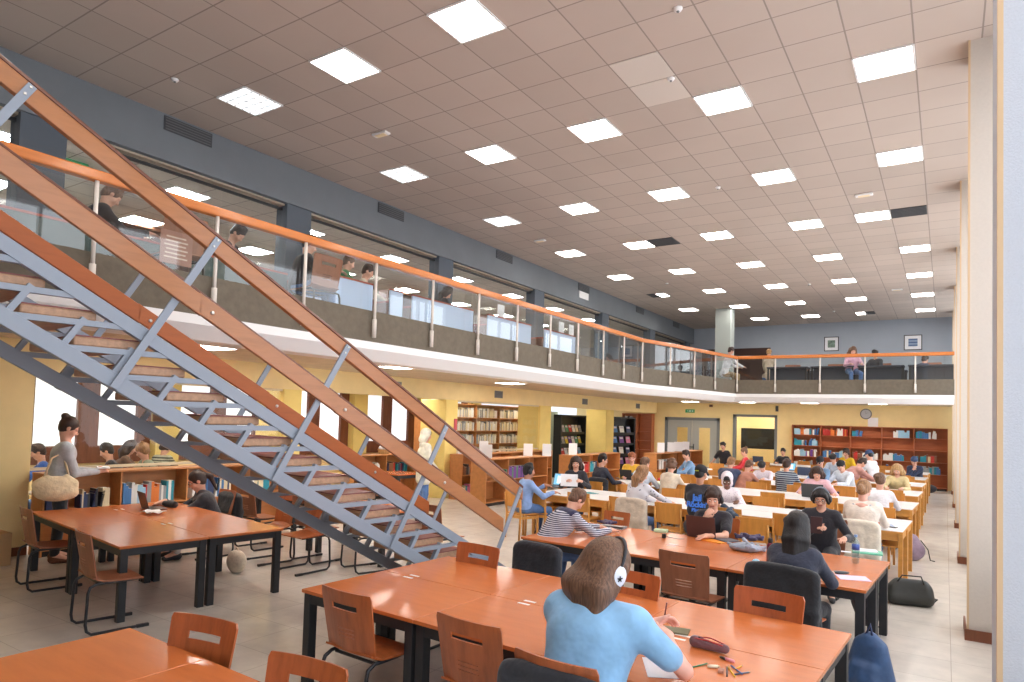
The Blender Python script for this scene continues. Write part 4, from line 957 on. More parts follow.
    B.ell(H(0, -.012, .025), V3(.074, .092, .095)*sc, Rh, k=.02).ell(H(0, .02, -.045), V3(.056, .068, .062)*sc, Rh, k=.03).ell(H(0, .058, -.088), V3(.024, .022, .02)*sc, Rh, k=.03)
    B.cone(H(0, .082, .012), H(0, .104, -.022), .010*sc, .0145*sc, k=.012)
    B.ell(H(-.012, .09, -.028), V3(.009, .010, .008)*sc, Rh, k=.01).ell(H(.012, .09, -.028), V3(.009, .010, .008)*sc, Rh, k=.01)
    B.cone(H(-.022, .079, -.056), H(.022, .079, -.056), .009*sc, k=.012).cone(H(-.045, .066, .026), H(.045, .066, .026), .014*sc, k=.02)
    for s in (-1, 1):
        B.ell(H(s*.078, -.005, -.004), V3(.012, .022, .032)*sc, Rh, k=.01); B.ell(H(s*.031, .088, .006), V3(.016, .012, .011)*sc, Rh, k=.012, sub=True); B.ell(H(s*.045, .06, -.025), V3(.02, .02, .022)*sc, Rh, k=.03)
    if legs:
        for s, a, k_, f in LG:
            B.cone(a, k_, .078*sc, .052*sc, k=.04); B.cone(k_, f, .05*sc, .034*sc, k=.02); B.cone(f, f+V3(s*.02, .13, -.05), .034*sc, .028*sc, k=.03)
    B.build('body', skin(sk), root)
    # face details
    if eyes:
        for s in (-1, 1):
            e = Soft(.0035); e.ell(H(s*.031, .078, .006), V3(.0125, .0125, .0095)*sc, Rh, k=.004); e.build('eye', M_eye, root)
            e = Soft(.0025); e.ell(H(s*.031, .0885, .004), V3(.0062, .004, .0062)*sc, Rh, k=.003); e.build('iris', M_iris, root)
            MB().bar(H(s*.018, .093, .032), H(s*.048, .083, .034), .006, .007).build('eyebrow', M_brow, root)
        e = Soft(.004); e.cone(H(-.02, .0855, -.056), H(.02, .0855, -.056), .0075*sc, k=.004).cone(H(-.013, .0865, -.063), H(.013, .0865, -.063), .006*sc, k=.004); e.build('lips', M_lip, root)
    if glasses:
        g = MB()
        for s in (-1, 1):
            g.tube([H(s*.033+.024*math.cos(a), .101, .004+.019*math.sin(a)) for a in np.linspace(0, 2*PI, 13)[:-1]], .002, 5, closed=True)
            g.tube([H(s*.058, .098, .01), H(s*.078, .05, .012), H(s*.082, -.01, .01)], .0018, 5)
        g.tube([H(-.01, .103, .008), H(.01, .103, .008)], .0018, 5); g.build('glasses', M_black, root)
    # clothing
    tname, tm = top
    T = Soft(h); torso(T, .008)
    for (s, sh, el, wr) in A:
        if sleeves == 'long': T.cone(sh, el, .060*sc*broad**.5, .048*sc, k=.035); T.cone(el, wr-(wr-el)*.06, .05*sc, .036*sc, k=.02)
        elif sleeves == 'short': e2 = sh+(el-sh)*.66; T.cone(sh, e2, .066*sc*broad**.5, .064*sc, k=.035)
        elif sleeves == 'mid': T.cone(sh, el, .060*sc, .048*sc, k=.035); T.cone(el, el+(wr-el)*.5, .048*sc, .042*sc, k=.02)
    if hood: 
        T.ell(NB+V3(0, -.07, .0), V3(.11, .06, .06)*sc, None, k=.04)
    if collar: T.cone(NB+up*.02+V3(-.04, -.01, 0), NB+up*.02+V3(.04, -.01, 0), .062*sc, k=.03)
    T.ell(NB+nd*.10+V3(0, .045, 0), V3(.062, .05, .075)*sc, None, k=.012, sub=True)
    if standing: T.cone(hip+V3(-.09, 0, -.1), hip+V3(.09, 0, -.1), .125*sc*broad, k=.06)
    to = T.build(tname, tm, root)
    if legs:
        P = Soft(max(h, .013)); pm = pants or cloth('jeans_blue', lin(74, 102, 150))
        P.cone(hip+V3(-.09, 0, 0)*sc, hip+V3(.09, 0, 0)*sc, .118*sc*broad, k=.05)
        for s, a, k_, f in LG: P.cone(a, k_, .092*sc, .064*sc, k=.05); P.cone(k_, f+V3(0, 0, .02), .062*sc, .048*sc, k=.02)
        P.build('trousers', pm, root)
        for s, a, k_, f in LG:
            S_ = Soft(.012); S_.cone(V3(f[0], f[1]-.02, .045), V3(f[0]+s*.02, f[1]+.15, .035), .043, .035, k=.03); S_.ell(V3(f[0], f[1]-.01, .06), V3(.04, .06, .05), None, k=.03); S_.build('shoe', shoe or mat('shoe_dark', lin(50, 50, 54), .6), root)
    # hair
    hc, style = hair; hm = mat('hair_'+hc.replace(' ', '_'), HAIRC.get(hc, (0, 0, 0)), .5, kind='hair') if hc in HAIRC else None
    R_ = Soft(min(h, .010))
    def cap(g=.012, low=0):
        g = g+.08*(hw-1)
        R_.ell(H(0, -.022, .036), V3(.080+g, .094+g, .094+g)*sc, Rh, k=.02)
    def cutface(z=-.02, d=.0): R_.ell(H(0, .125-d, z), V3(.082, .085, .095)*sc, Rh, k=.012, sub=True)
    q = random.Random(sum(map(ord, label)))
    if style in ('short', 'wavy', 'long'):
        for i in range(16):
            a = q.uniform(-.4, PI+.4)+PI; b_ = q.uniform(.0, 1.3); R_.ell(H(.076*math.cos(a)*math.cos(b_), -.02-.088*abs(math.sin(a))*math.cos(b_)+.03*math.sin(b_), .035+.09*math.sin(b_)), V3(.034, .034, .030)*sc, Rh, k=.02)
    if style == 'short': cap(.008); R_.ell(H(0, -.055, -.03), V3(.07, .05, .06)*sc, Rh, k=.03); cutface(-.02)
    elif style == 'curly':
        cap(.010)
        for i in range(26): 
            a = q.uniform(0, 2*PI); b_ = q.uniform(.1, 1.3); R_.ell(H(.082*math.cos(a)*math.cos(b_), -.03+.09*math.sin(a)*math.cos(b_), .035+.098*math.sin(b_)), V3(.03, .03, .03)*sc, Rh, k=.02)
        for s in (-1, 1): R_.ell(H(s*.075, -.03, -.02), V3(.03, .05, .05)*sc, Rh, k=.03)
        R_.ell(H(0, -.07, -.03), V3(.075, .05, .06)*sc, Rh, k=.03); cutface(-.035)
    elif style in ('long', 'long_back', 'wavy'):
        cap(.014); L_ = .62 if style != 'wavy' else .24; bk = hip+(NB-hip)*.55+V3(0, -.14*broad, 0)
        for s in (-1, -.66, -.33, 0, .33, .66, 1):
            a = H(s*.07*hw, -.05-.02*(1-abs(s)), .02); m_ = H(s*.095*hw*(1 if style == 'wavy' else .86), -.055-.03*(1-abs(s)), -.12); e_ = m_+V3(s*(.015 if style == 'wavy' else -.02), -.035 if style == 'wavy' else -.05, -L_*(.5+.14*q.uniform(-1, 1)))*sc
            if style == 'wavy' : m_ = m_+V3(s*.012, .012*(1 if s > 0 else -1), 0)
            kk = .05 if style == 'wavy' else .018; rr_ = 1 if style == 'wavy' else .72; R_.cone(a, m_, .045*sc*rr_, .046*sc*rr_, k=kk); R_.cone(m_, e_, .044*sc*rr_, .02*sc, k=kk)
        for s in (-1, 1): R_.cone(H(s*.075*hw, .02, .04), H(s*.088*hw, .015, -.11), .03*sc, .028*sc, k=.02)
        if hw > 1.1:
            for s in (-1, 1): R_.cone(H(s*.105, .0, -.06), H(s*.13, -.02, -.20), .035*sc, .02*sc, k=.04); R_.cone(H(s*.10, .02, -.1), H(s*.10, .05, -.23), .02*sc, .010*sc, k=.02)
        cutface(-.02, .0)
    elif style == 'bob':
        cap(.010)
        for s in (-1, 1): R_.cone(H(s*.068, -.01, .05), H(s*.084, -.01, -.07), .032*sc, .022*sc, k=.03); R_.cone(H(s*.055, .055, .07), H(s*.085, .05, -.02), .024*sc, .018*sc, k=.02)
        R_.ell(H(0, -.07, -.03), V3(.078, .045, .08)*sc, Rh, k=.03); cutface(-.03, .0)
    elif style == 'bun': cap(.008); R_.ell(H(0, -.10, .10), V3(.048, .048, .042)*sc, Rh, k=.015).ell(H(0, -.05, -.03), V3(.068, .05, .05)*sc, Rh, k=.03); cutface(-.02)
    elif style == 'lowbun': cap(.012); R_.ell(H(.0, -.125, -.03), V3(.045, .042, .055)*sc, Rh, k=.02).ell(H(0, -.06, -.04), V3(.07, .05, .06)*sc, Rh, k=.03); cutface(-.02)
    elif style == 'pony': cap(.009); R_.cone(H(0, -.11, .03), H(0, -.16, -.02), .03*sc, .034*sc, k=.02); R_.cone(H(0, -.16, -.02), H(.02, -.15, -.22), .034*sc, .012*sc, k=.02); R_.ell(H(0, -.05, -.03), V3(.07, .05, .05)*sc, Rh, k=.03); cutface(-.02)
    elif style in ('cap', 'beanie'): R_.ell(H(0, -.05, -.03), V3(.073, .05, .055)*sc, Rh, k=.03); R_.ell(H(0, -.02, .02), V3(.08, .092, .08)*sc, Rh, k=.02); cutface(-.02)
    elif style == 'hood': R_.ell(H(0, .0, .05), V3(.078, .088, .085)*sc, Rh, k=.02); cutface(-.035)
    if style != 'none' and hm: R_.build('hair', hm, root)
    extra = None
    if style in ('cap', 'beanie'):
        X = Soft(.010); X.ell(H(0, -.02, .055), V3(.093, .105, .09)*sc, Rh, k=.02); X.ell(H(0, .0, -.08), V3(.2, .2, .1)*sc, Rh, k=.01, sub=True)
        if style == 'cap': X.cone(H(-.035, .09, .05), H(-.03, .145, .035), .018, k=.02).cone(H(.035, .09, .05), H(.03, .145, .035), .018, k=.02)
        extra = X
    if style == 'hood':
        X = Soft(.010); X.ell(H(0, -.03, .03), V3(.105, .115, .125)*sc, Rh, k=.02); X.ell(H(0, -.05, -.10), V3(.10, .085, .09)*sc, Rh, k=.05); X.ell(H(0, .115, -.01), V3(.078, .11, .105)*sc, Rh, k=.015, sub=True)
        X.build('hood', tm, root)
    W = Matrix.Translation((hx, hy, 0)) @ Matrix.Rotation(fa, 4, 'Z')
    return dict(root=root, H=lambda *p: W @ Vector(H(*p)), Rh=Rh, W=W, hat=extra, HC=W @ Vector(HC), wr=[W @ Vector(a[3]) for a in A], hip=W @ Vector(hip), NB=W @ Vector(NB), L=dict(hip=hip, NB=NB, up=up, H=H, SH=SH), face=fa, sc=sc)
def headphones(P, label, m, mc=None, wide=1.0, cup=.038):
    kb = wide
    t = thing('headphones', label, 'headphones', tuple(P['HC']))
    inv = lambda v: Vector(v)-P['HC']; g = MB()
    g.tube([inv(P['H'](.104*kb*math.cos(a), -.012, .0+.142*kb*math.sin(a))) for a in np.linspace(0, PI, 15)], .010, 7); g.build('headband', m, t, smooth=True)
    for s in (-1, 1):
        S = Soft(.006); c0 = np.array(inv(P['H'](s*.090*kb, -.005, -.012))); c1 = np.array(inv(P['H'](s*.114*kb, -.005, -.012))); RW = np.array(P['W'].to_3x3()) @ P['Rh']; S.ell((c0+c1)/2, V3(.026, cup, cup*1.25), RW, k=.01); S.build('ear_cup', mc or m, t)
    return t
def laptop(x, y, deg, label, m=None, z=.753, screen=False, open_=1.85, w=.33, d=.23):
    m = m or mat('laptop_grey', lin(88, 88, 94), .35, .3)
    t = thing('laptop', label, 'laptop', (x, y, z), math.radians(deg))   # user sits at -y side looking +y
    MB().box(-w/2, w/2, -d/2, d/2, 0, .014).build('base', m, t, bevel=.003); MB().box(-w/2+.02, w/2-.02, -.0, d/2-.02, .014, .0152).build('keyboard', M_black, t)
    a = open_-PI/2; Mx = Matrix.Translation((0, d/2, .014)) @ Matrix.Rotation(-a, 4, 'X')
    MB().box(-w/2, w/2, -.004, .004, 0, d, Mx).build('lid', m, t, bevel=.002)
    MB().box(-w/2+.012, w/2-.012, -.0055, -.0042, .012, d-.012, Mx).build('screen', mat('screen_on', lin(90, 150, 190), .2, emit=lin(120, 175, 205), strength=.8) if screen else mat('screen_dark', lin(30, 34, 40), .2), t)
    if screen: MB().box(-w/4, w/4, -.0065, -.0056, .04, d-.05, Mx).build('window', mat('screen_page', lin(220, 230, 240), .3, emit=lin(210, 225, 240), strength=.7), t)
    return t
def sheet_paper(x, y, deg, label, w=.21, d=.297, z=.753, m=None, group=None, name='paper'):
    return plain_box(name, label, 'paper', m or M_paper, w, d, .0025, (x, y, z), math.radians(deg), bevel=0, group=group)
def coat(x, y, deg, label, m, w=.46, drop=.55, zt=.86, front=.25, name='coat', h=.012, seed=1, fold=.02):
    """a coat draped over a chair back whose seat faces +y: outer side hangs at -y"""
    q = random.Random(seed); S = Soft(h); n = 12
    for i in range(n):
        u = (i/(n-1)-.5); xx = u*w; dz = q.uniform(-.008, .008)-.05*(2*u)**4; o = q.uniform(-fold, fold)*.9
        top = V3(xx, -.265, zt+dz*.4)
        S.cone(top, V3(xx*1.04, -.30+o, zt-drop*.5), .030, .034, k=.05); S.cone(V3(xx*1.04, -.30+o, zt-drop*.5), V3(xx*1.08+q.uniform(-.02, .02), -.28+o*1.5, zt-drop+dz), .034, .026, k=.05)
        S.cone(top, V3(xx, -.235, zt-.03), .030, .028, k=.03); S.cone(V3(xx, -.235, zt-.03), V3(xx*.97, -.20, zt-front), .026, .02, k=.03)
    for s in (-1, 1): S.cone(V3(s*w*.5, -.27, zt-.06), V3(s*w*.56, -.25, zt-drop*.85), .045, .035, k=.03)
    o = S.build(name, m, None, (x, y, 0), (0, 0, math.radians(deg))); return tag(o, label, 'coat')
# ================================================================== who sits where
def hp(px, py, Y=None, Z=None):
    p = at(px, py, Y=Y) if Y is not None else at(px, py, Z=Z); return (p.x, p.y, p.z)
def C_(n, r, g, b, **k): return cloth(n, lin(r, g, b), **k)
black_c = C_('black_cotton', 44, 42, 50); navy_c = C_('navy_cloth', 56, 66, 96); white_c = C_('white_cotton', 232, 230, 236); jeans = C_('jeans_blue', 84, 118, 172); dark_p = C_('dark_trousers', 44, 46, 54)
beige_c = C_('beige_fleece', 226, 212, 192); denim = C_('pale_denim', 122, 158, 196)
CAST = []
def who(*a, **k): p = person(*a, **k); CAST.append(p); return p
def seat_chair(P, deg, label, dy=0): # oak chair under a person whose own chair is not on the grid
    return oak(P['hip'].x, P['hip'].y+dy, deg, label)
# --- P1 the light blue t-shirt in front
tee = mat('light_blue_tee', lin(142, 190, 232), .85, kind='cloth', ns=5, fold=9)
x, y, z = hp(606, 570, Z=1.27)
P1 = who('person in a light blue t-shirt with long brown hair, seated at the front', (x, y, z), -6, h=.0085, lean=.40, sk='pink', hair=('brown', 'wavy'), top=('t_shirt', tee), sleeves='short', broad=1.36, pitch=.55, turn=-.5,
         hands=[(.12, .34, .92), (.25, .28, .88)], arm_mode={0: 'grip', 1: 'grip'}, hw=1.22, poles={1: (1, -.1, -.75)}, scale=1.13, pants=dark_p)
t = headphones(P1, 'white and black headphones worn by the person in the light blue t-shirt', mat('headphone_black', lin(36, 38, 46), .4), mat('headphone_white', lin(226, 232, 246), .4), wide=1.22, cup=.052)
cc = P1['H'](.152, -.005, -.015)
st5 = MB()
for a in range(5):
    th = a*2*PI/5+PI/2; st5.bar((0, 0, 0), (0, math.cos(th)*.016, math.sin(th)*.016), .002, .007)
s5 = st5.build('star_mark', M_black, t); s5.location = cc-P1['HC']; s5.rotation_euler = (0, .1, P1['face']-.5)
# --- P2 striped top
stripe = mat('navy_white_stripes', lin(40, 46, 78), .85, kind='stripes', freq=15, col2=lin(206, 208, 218), t=.5)
P2 = who('person in a navy and white striped top bending over the second red table', hp(577, 500, Z=1.14), -32, h=.010, lean=.75, hair=('brown', 'short'), top=('striped_top', stripe), pitch=.9, hands=[(-.02, .34, .80), (.22, .34, .80)], pants=jeans, broad=1.15)
b = Soft(.01); u = P2['L']; b.cone(u['SH']+V3(-.15, -.01, .0), u['SH']+V3(.15, -.01, .0), .088, k=.03).ell(u['NB']+V3(0, -.06, .02), V3(.14, .07, .05), None, k=.03); b.build('yoke', C_('navy_yoke', 44, 48, 84), P2['root'])
# --- P3 laptop, hand on chin
P3 = who('person in a black t-shirt and headphones with a hand on the chin behind a laptop', hp(713, 499, Z=1.19), 188, h=.009, lean=.32, hair=('dark brown', 'curly'), top=('t_shirt', black_c), sleeves='short', pitch=.30, turn=.05, eyes=True,
         hands=[(.02, .34, .79), (.06, .15, .985)], arm_mode={1: 'chin'}, poles={0: (-1, -.2, -.5)}, pants=dark_p)
headphones(P3, 'black headphones on the person with a hand on the chin', mat('headphone_black', lin(36, 38, 46), .4))
b = MB(); 
# --- P4 long dark hair, back
P4 = who('person with long straight dark hair, back to the camera, at the second red table', hp(797, 528, Z=1.22), -10, h=.010, lean=.25, hair=('black', 'long'), top=('jacket', C_('blue_black_jacket', 52, 56, 74)), pitch=.45, turn=.25, pants=dark_p, broad=1.05)
# --- P5 hoodie, glasses, headphones, facing
P5 = who('person in a black hoodie with glasses and headphones at the second red table', hp(821, 498, Z=1.22), 184, h=.009, lean=.30, hair=('black', 'bob'), top=('hoodie', black_c), pitch=.42, turn=-.05, eyes=True, glasses=True, hood=True, sk='light', hands=[(-.28, .25, .78), (.02, .26, .88)], arm_mode={1: 'grip'}, pants=dark_p, broad=1.08)
headphones(P5, 'grey-blue headphones over the dark curly hair of the person in the black hoodie', mat('headphone_greyblue', lin(130, 144, 160), .4), mat('headphone_black', lin(36, 38, 46), .4), wide=1.0)
# --- white tables, nearest row
P6 = who('person in a cream top with crossed back straps and a low bun', hp(864, 490, Y=10.25), -4, h=.011, lean=.30, hair=('light brown', 'lowbun'), top=('cream_top', C_('cream_white_knit', 238, 226, 216)), sleeves='mid', pitch=.5, turn=-.2, pants=jeans, sk='pink', broad=1.1)
u = P6['L']; b = MB()
for s in (-1, 1): b.bar(u['SH']+V3(s*.11, -.095, .035), u['SH']+V3(-s*.07, -.135, -.15), .012, .022)
pk = Soft(.01); pk.cone(u['SH']+V3(-.06, -.085, .01), u['SH']+V3(.06, -.085, .01), .03, k=.03).cone(u['SH']+V3(0, -.10, .0), u['SH']+V3(0, -.115, -.11), .05, .02, k=.03); pk.build('bare_back', skin('pink'), P6['root']); b.build('strap', white_c, P6['root'])
M_tee7 = black_c
P7 = who('person in a black t-shirt with blue lettering on the back and a cap', hp(701, 474, Y=10.1), 3, h=.011, lean=.18, hair=('black', 'cap'), top=('t_shirt', M_tee7), sleeves='short', pitch=.35, turn=-.35, pants=dark_p, sk='tan')
P8 = who('person in a white hooded top with the hood up, facing the camera', hp(727, 480, Y=12.0), 192, h=.012, lean=.35, hair=('black', 'hood'), top=('hooded_top', mat('white_quilted', lin(236, 226, 232), .85, kind='speckle', col2=lin(206, 190, 204), vs=30)), pitch=.55, sk='dark', eyes=True, hands=[(-.2, .3, .8), (.2, .3, .8)])
P9 = who('person in a floral top with long light brown hair, writing', hp(642, 474, Y=10.3), -14, h=.011, lean=.35, hair=('light brown', 'long'), top=('floral_top', mat('floral_cloth', lin(212, 210, 218), .85, kind='speckle', col2=lin(80, 80, 110), vs=16, t=.16)), pitch=.6, turn=-.5, pants=jeans, sk='light', hands=[(.0, .38, .80), (.28, .42, .80)])
P10 = who('person in a blue shirt on an oak chair at the left row end', hp(529, 471, Y=10.15), -35, h=.011, lean=.15, hair=('black', 'short'), top=('shirt', C_('blue_chambray', 140, 170, 222)), pitch=.15, turn=-.1, pants=jeans, sk='tan', hands=[(-.05, .34, .92), (.2, .4, .82)], broad=1.08)
headphones(P10, 'dark headphones on the person in the blue and white shirt', MATS['headphone_black'])
P11 = who('person with brown hair and a black cardigan holding a sheet of paper', hp(576, 463, Y=12.05), 203, h=.011, lean=.12, hair=('dark brown', 'wavy'), top=('cardigan', black_c), pitch=.4, eyes=True, sk='light', hands=[(-.15, .3, .9), (.15, .3, .9)], arm_mode={0: 'grip', 1: 'grip'})
# --- second row
P12 = who('person in a dark ribbed sweater with glasses at the left of the second white row', hp(603, 460, Y=13.1), -30, h=.013, lean=.22, hair=('black', 'short'), top=('sweater', mat('dark_ribbed', lin(44, 46, 58), .85, kind='stripes', freq=22, col2=lin(66, 68, 82))), pitch=.3, turn=-.5, glasses=True, pants=dark_p)
P13 = who('person with short red hair and a yellow sweater facing the camera', hp(632, 458, Y=15.0), 200, h=.013, lean=.25, hair=('auburn', 'short'), top=('sweater', C_('mustard_yellow', 236, 184, 60)), pitch=.45, eyes=True, sk='pink')
P14 = who('person in a white shirt with brown hair, back to the camera, behind the floral top', hp(645, 464, Y=13.2), -20, h=.013, lean=.35, hair=('brown', 'short'), top=('shirt', C_('white_blue_shirt', 214, 224, 240)), pitch=.45, pants=jeans, broad=1.1)
P15 = who('person in a beige hooded sweater with brown curly hair, back to the camera', hp(672, 466, Y=13.25), -12, h=.013, lean=.3, hair=('brown', 'curly'), top=('sweater', beige_c), hood=True, pitch=.5)
P23 = who('person in a pink jumper with dark brown hair looking down at a dark laptop', hp(817, 473, Y=14.85), 186, h=.012, lean=.45, hair=('dark brown', 'wavy'), top=('jumper', C_('pink_knit', 232, 186, 196)), pitch=.75, eyes=True, hands=[(-.34, .22, .79), (.3, .24, .79)], broad=1.15)
P29 = who('person in a white shirt with short brown hair, right of the second row', hp(880, 481, Y=13.15), -6, h=.012, lean=.25, hair=('brown', 'short'), top=('shirt', white_c), pitch=.45, turn=.2, broad=1.05)
# --- third row
P16 = who('person in a pale denim jacket seen from the side near the low bookcases', hp(686, 455, Y=17.5), 128, h=.014, lean=.35, hair=('dark brown', 'short'), top=('denim_jacket', denim), pitch=.5, turn=.3)
P19 = who('person in a navy jacket hunched over the third row, back to the camera', hp(731, 463, Y=15.9), -8, h=.013, lean=.5, hair=('light brown', 'short'), top=('jacket', navy_c), pitch=.6, broad=1.25)
P19b = who('person with light brown hair hidden beside the navy jacket', hp(749, 466, Y=15.95), -25, h=.014, lean=.55, hair=('brown', 'short'), broad=.95, top=('jumper', C_('rust_knit', 190, 130, 110)), pitch=.7)
P20 = who('person in a pale checked shirt sprawled over the third row with the head down', hp(762, 466, Y=17.6), 175, h=.013, lean=.6, hair=('black', 'short'), top=('shirt', mat('pale_check', lin(222, 212, 222), .85, kind='speckle', col2=lin(196, 184, 200), vs=40)), pitch=1.2, broad=1.15)
P21 = who('person in a dark top with pale stripes, back to the camera, at the third row', hp(787, 465, Y=16.0), -12, h=.012, lean=.2, hair=('dark brown', 'short'), top=('striped_sweater', mat('dark_pale_stripes', lin(50, 58, 84), .85, kind='stripes', freq=7, col2=lin(186, 200, 208), t=.72)), pitch=.35, broad=1.12)
P24 = who('person in a denim jacket and black cap behind a dark laptop', hp(820, 462, Y=17.75), 160, h=.013, lean=.3, hair=('black', 'cap'), top=('denim_jacket', denim), pitch=.45, turn=.2, eyes=True)
P25 = who('person in a white hoodie and black beanie leaning over a grey laptop', hp(841, 466, Y=17.7), 150, h=.012, lean=.5, hair=('black', 'beanie'), top=('hoodie', C_('white_blue_fleece', 224, 232, 244)), pitch=.6, hood=True, broad=1.2, eyes=True)
P30 = who('person with long curly blond hair facing the camera at the right of the third row', hp(897, 470, Y=17.7), 175, h=.012, lean=.4, hair=('blond', 'wavy'), top=('jumper', C_('straw_knit', 220, 200, 150)), pitch=.6, eyes=True, broad=1.05)
# --- farther rows
P28 = who('person in a dusty pink coat bent over the fourth row, back to the camera', hp(862, 463, Y=18.8), -60, h=.013, lean=.8, hair=('dark brown', 'short'), top=('coat', C_('dusty_pink', 206, 150, 140)), pitch=.9, broad=1.3)
P28b = who('person in a white t-shirt and navy cap behind the dusty pink coat', hp(869, 455, Y=20.5), 60, h=.014, lean=.3, hair=('black', 'cap'), top=('t_shirt', white_c), sleeves='short', pitch=.5)
P27 = who('person in a grey hoodie with the head low on the table behind the white hoodie', hp(833, 458, Y=20.4), 170, h=.014, lean=.55, hair=('black', 'short'), top=('hoodie', C_('grey_blue_fleece', 196, 206, 222)), pitch=1.1, hood=True)
P26 = who('person in a bright yellow sweater resting the chin on a hand, near the far bookcase', hp(846, 453, Y=23.1), 165, h=.014, lean=.35, hair=('dark brown', 'curly'), top=('sweater', C_('bright_yellow', 240, 196, 40)), pitch=.4, hands=[(-.25, .25, .79), (.05, .14, 1.0)], arm_mode={1: 'chin'}, eyes=True)
P17 = who('person in a black t-shirt with a pale print near the grey framed window', hp(723, 446, Y=23.2), 172, h=.014, lean=.25, hair=('black', 'short'), top=('t_shirt', black_c), sleeves='short', pitch=.3, eyes=True, roll=.15, hands=[(-.28, .2, .8), (.3, .22, .8)])
P18 = who('person in a red top with a high brown bun seen from the side', hp(744, 452, Y=20.5), 110, h=.014, lean=.25, hair=('brown', 'bun'), top=('red_top', C_('bright_red', 200, 44, 54)), pitch=.4)
P22 = who('person in a dark top behind a laptop, alone in front of the yellow far wall', hp(783, 452, Y=25.8), 178, h=.014, lean=.2, hair=('black', 'short'), top=('top', dark_p), pitch=.25, eyes=True)
P31 = who('person in a navy sweater resting the head on a hand, far right', hp(914, 461, Y=23.05), 165, h=.013, lean=.5, hair=('black', 'beanie'), top=('sweater', navy_c), pitch=.7, hands=[(.2, .2, .8), (-.02, .14, .95)], arm_mode={1: 'chin'}, roll=-.2)
for P, l, m_ in ((P7, 'dark cap worn backwards by the person in the lettered t-shirt', 'black_cap'), (P24, 'black cap on the person in the denim jacket', 'black_cap'), (P28b, 'navy cap on the person in the white t-shirt', 'navy_cap'), (P25, 'black beanie on the person in the white hoodie', 'black_cap'), (P31, 'dark beanie on the person in the navy sweater', 'navy_cap')):
    o = P['hat'].build('cap' if 'cap' in l[:9] else 'beanie', mat(m_, lin(30, 30, 36) if m_ == 'black_cap' else lin(66, 84, 120), .8), P['root'])
M_yl = mat('cap_strap_yellow', lin(190, 200, 60), .5)
MB().bar(P7['L']['H'](-.035, -.125, .012), P7['L']['H'](.035, -.125, .012), .004, .014).build('cap_strap', M_yl, P7['root'])
# lettering on the black t-shirt: three rows of rounded blue script
def text_on(P, rows, m, name='lettering'):
    u = P['L']; up = u['up']; out = []
    cen = u['hip']+(u['NB']-u['hip'])*.62
    for k, (s, size, dz) in enumerate(rows):
        cu = bpy.data.curves.new(name, 'FONT'); cu.body = s; cu.size = size; cu.align_x = 'CENTER'; cu.extrude = .004; cu.offset = .003; cu.bevel_depth = .0015; cu.space_character = .92
        o = bpy.data.objects.new('tmp', cu); COL.objects.link(o); bpy.context.view_layer.update()
        me = bpy.data.meshes.new_from_object(o.evaluated_get(bpy.context.evaluated_depsgraph_get())); bpy.data.objects.remove(o)
        me.materials.clear(); me.materials.append(m); q = bpy.data.objects.new(name, me); COL.objects.link(q); q.parent = P['root']
        a = math.atan2(up[1], up[2]); c = cen+up*dz; q.location = (c[0], c[1]-.150, c[2]); q.rotation_euler = (PI/2-a, 0, 0); out.append(q)
text_on(P7, [('Jail', .14, .03), ("Rockin'", .11, -.06), ('Blues', .07, -.13)], mat('blue_print', lin(70, 130, 230), .6))

# --- left side
canvas = C_('canvas_cream', 232, 214, 178)
L1 = who('person standing in a long grey sweatshirt with a bun, reading', (-10.02, 4.36, 1.79), -22, h=.011, lean=.10, hair=('dark brown', 'bun'), top=('sweatshirt', C_('grey_marl', 186, 192, 200)), pitch=.5, standing=True, hands=[(-.08, .36, 1.20), (.06, .36, 1.20)], arm_mode={0: 'grip', 1: 'grip'}, glasses=True, pants=dark_p, scale=1.17, broad=1.0, shoe=mat('brown_shoe', lin(120, 74, 50), .6))
p = L1['W'] @ Vector((0, .42, 1.24))
plain_box('open_book', 'small open book held by the standing person in grey', 'book', M_paper, .2, .15, .02, tuple(p), L1['face'])
bag = Soft(.012); bag.ell((0, 0, 0), (.10, .25, .15), None, k=.05).ell((0, .02, -.08), (.12, .24, .10), None, k=.06).cone((0, .2, .05), (0, .12, .14), .05, .03, k=.04).cone((0, -.2, .05), (0, -.1, .14), .05, .03, k=.04)
tb = thing('canvas_tote_bag', 'large cream canvas tote bag hanging from the shoulder of the standing person', 'bag', tuple(L1['W'] @ Vector((.26, -.12, 1.02))), L1['face'])
bag.build('bag_body', canvas, tb)
MB().tube([(.02, -.14, .1), (-.02, -.06, .38), (-.07, .05, .44), (-.04, .1, .3), (.0, .15, .1)], .014, 7).build('handle', canvas, tb, smooth=True)
L2 = who('person in a black top with tied dark hair at the left table', hp(197, 481, Y=5.62), 156, h=.010, lean=.38, hair=('dark brown', 'pony'), top=('black_top', black_c), pitch=.5, eyes=True, glasses=True, hands=[(-.08, .40, .79), (.10, .38, .79)], pants=C_('pale_trousers', 200, 190, 184), collar=True, scale=1.15)
laptop(L2['W'].translation.x+.05, L2['W'].translation.y-.62, 168, 'brown-grey laptop of the person in black at the left table', mat('laptop_brown', lin(96, 74, 72), .4, .2), z=.743)
coat(L2['hip'].x+.04, L2['hip'].y+.02, 176, 'black jacket hung over the chair of the laptop user at the left table', C_('black_puffer', 40, 40, 44), w=.44, drop=.5, seed=3)
q = Soft(.01); q.cone((-.1, 0, .04), (.1, .02, .04), .04, .045, k=.03).ell((0, .03, .05), (.07, .05, .045), None, k=.02)
tag(q.build('pencil_case', C_('black_nylon', 44, 42, 46), None, tuple(at(169, 507, Z=.743))), 'black soft pouch beside the laptop on the left table', 'pouch')
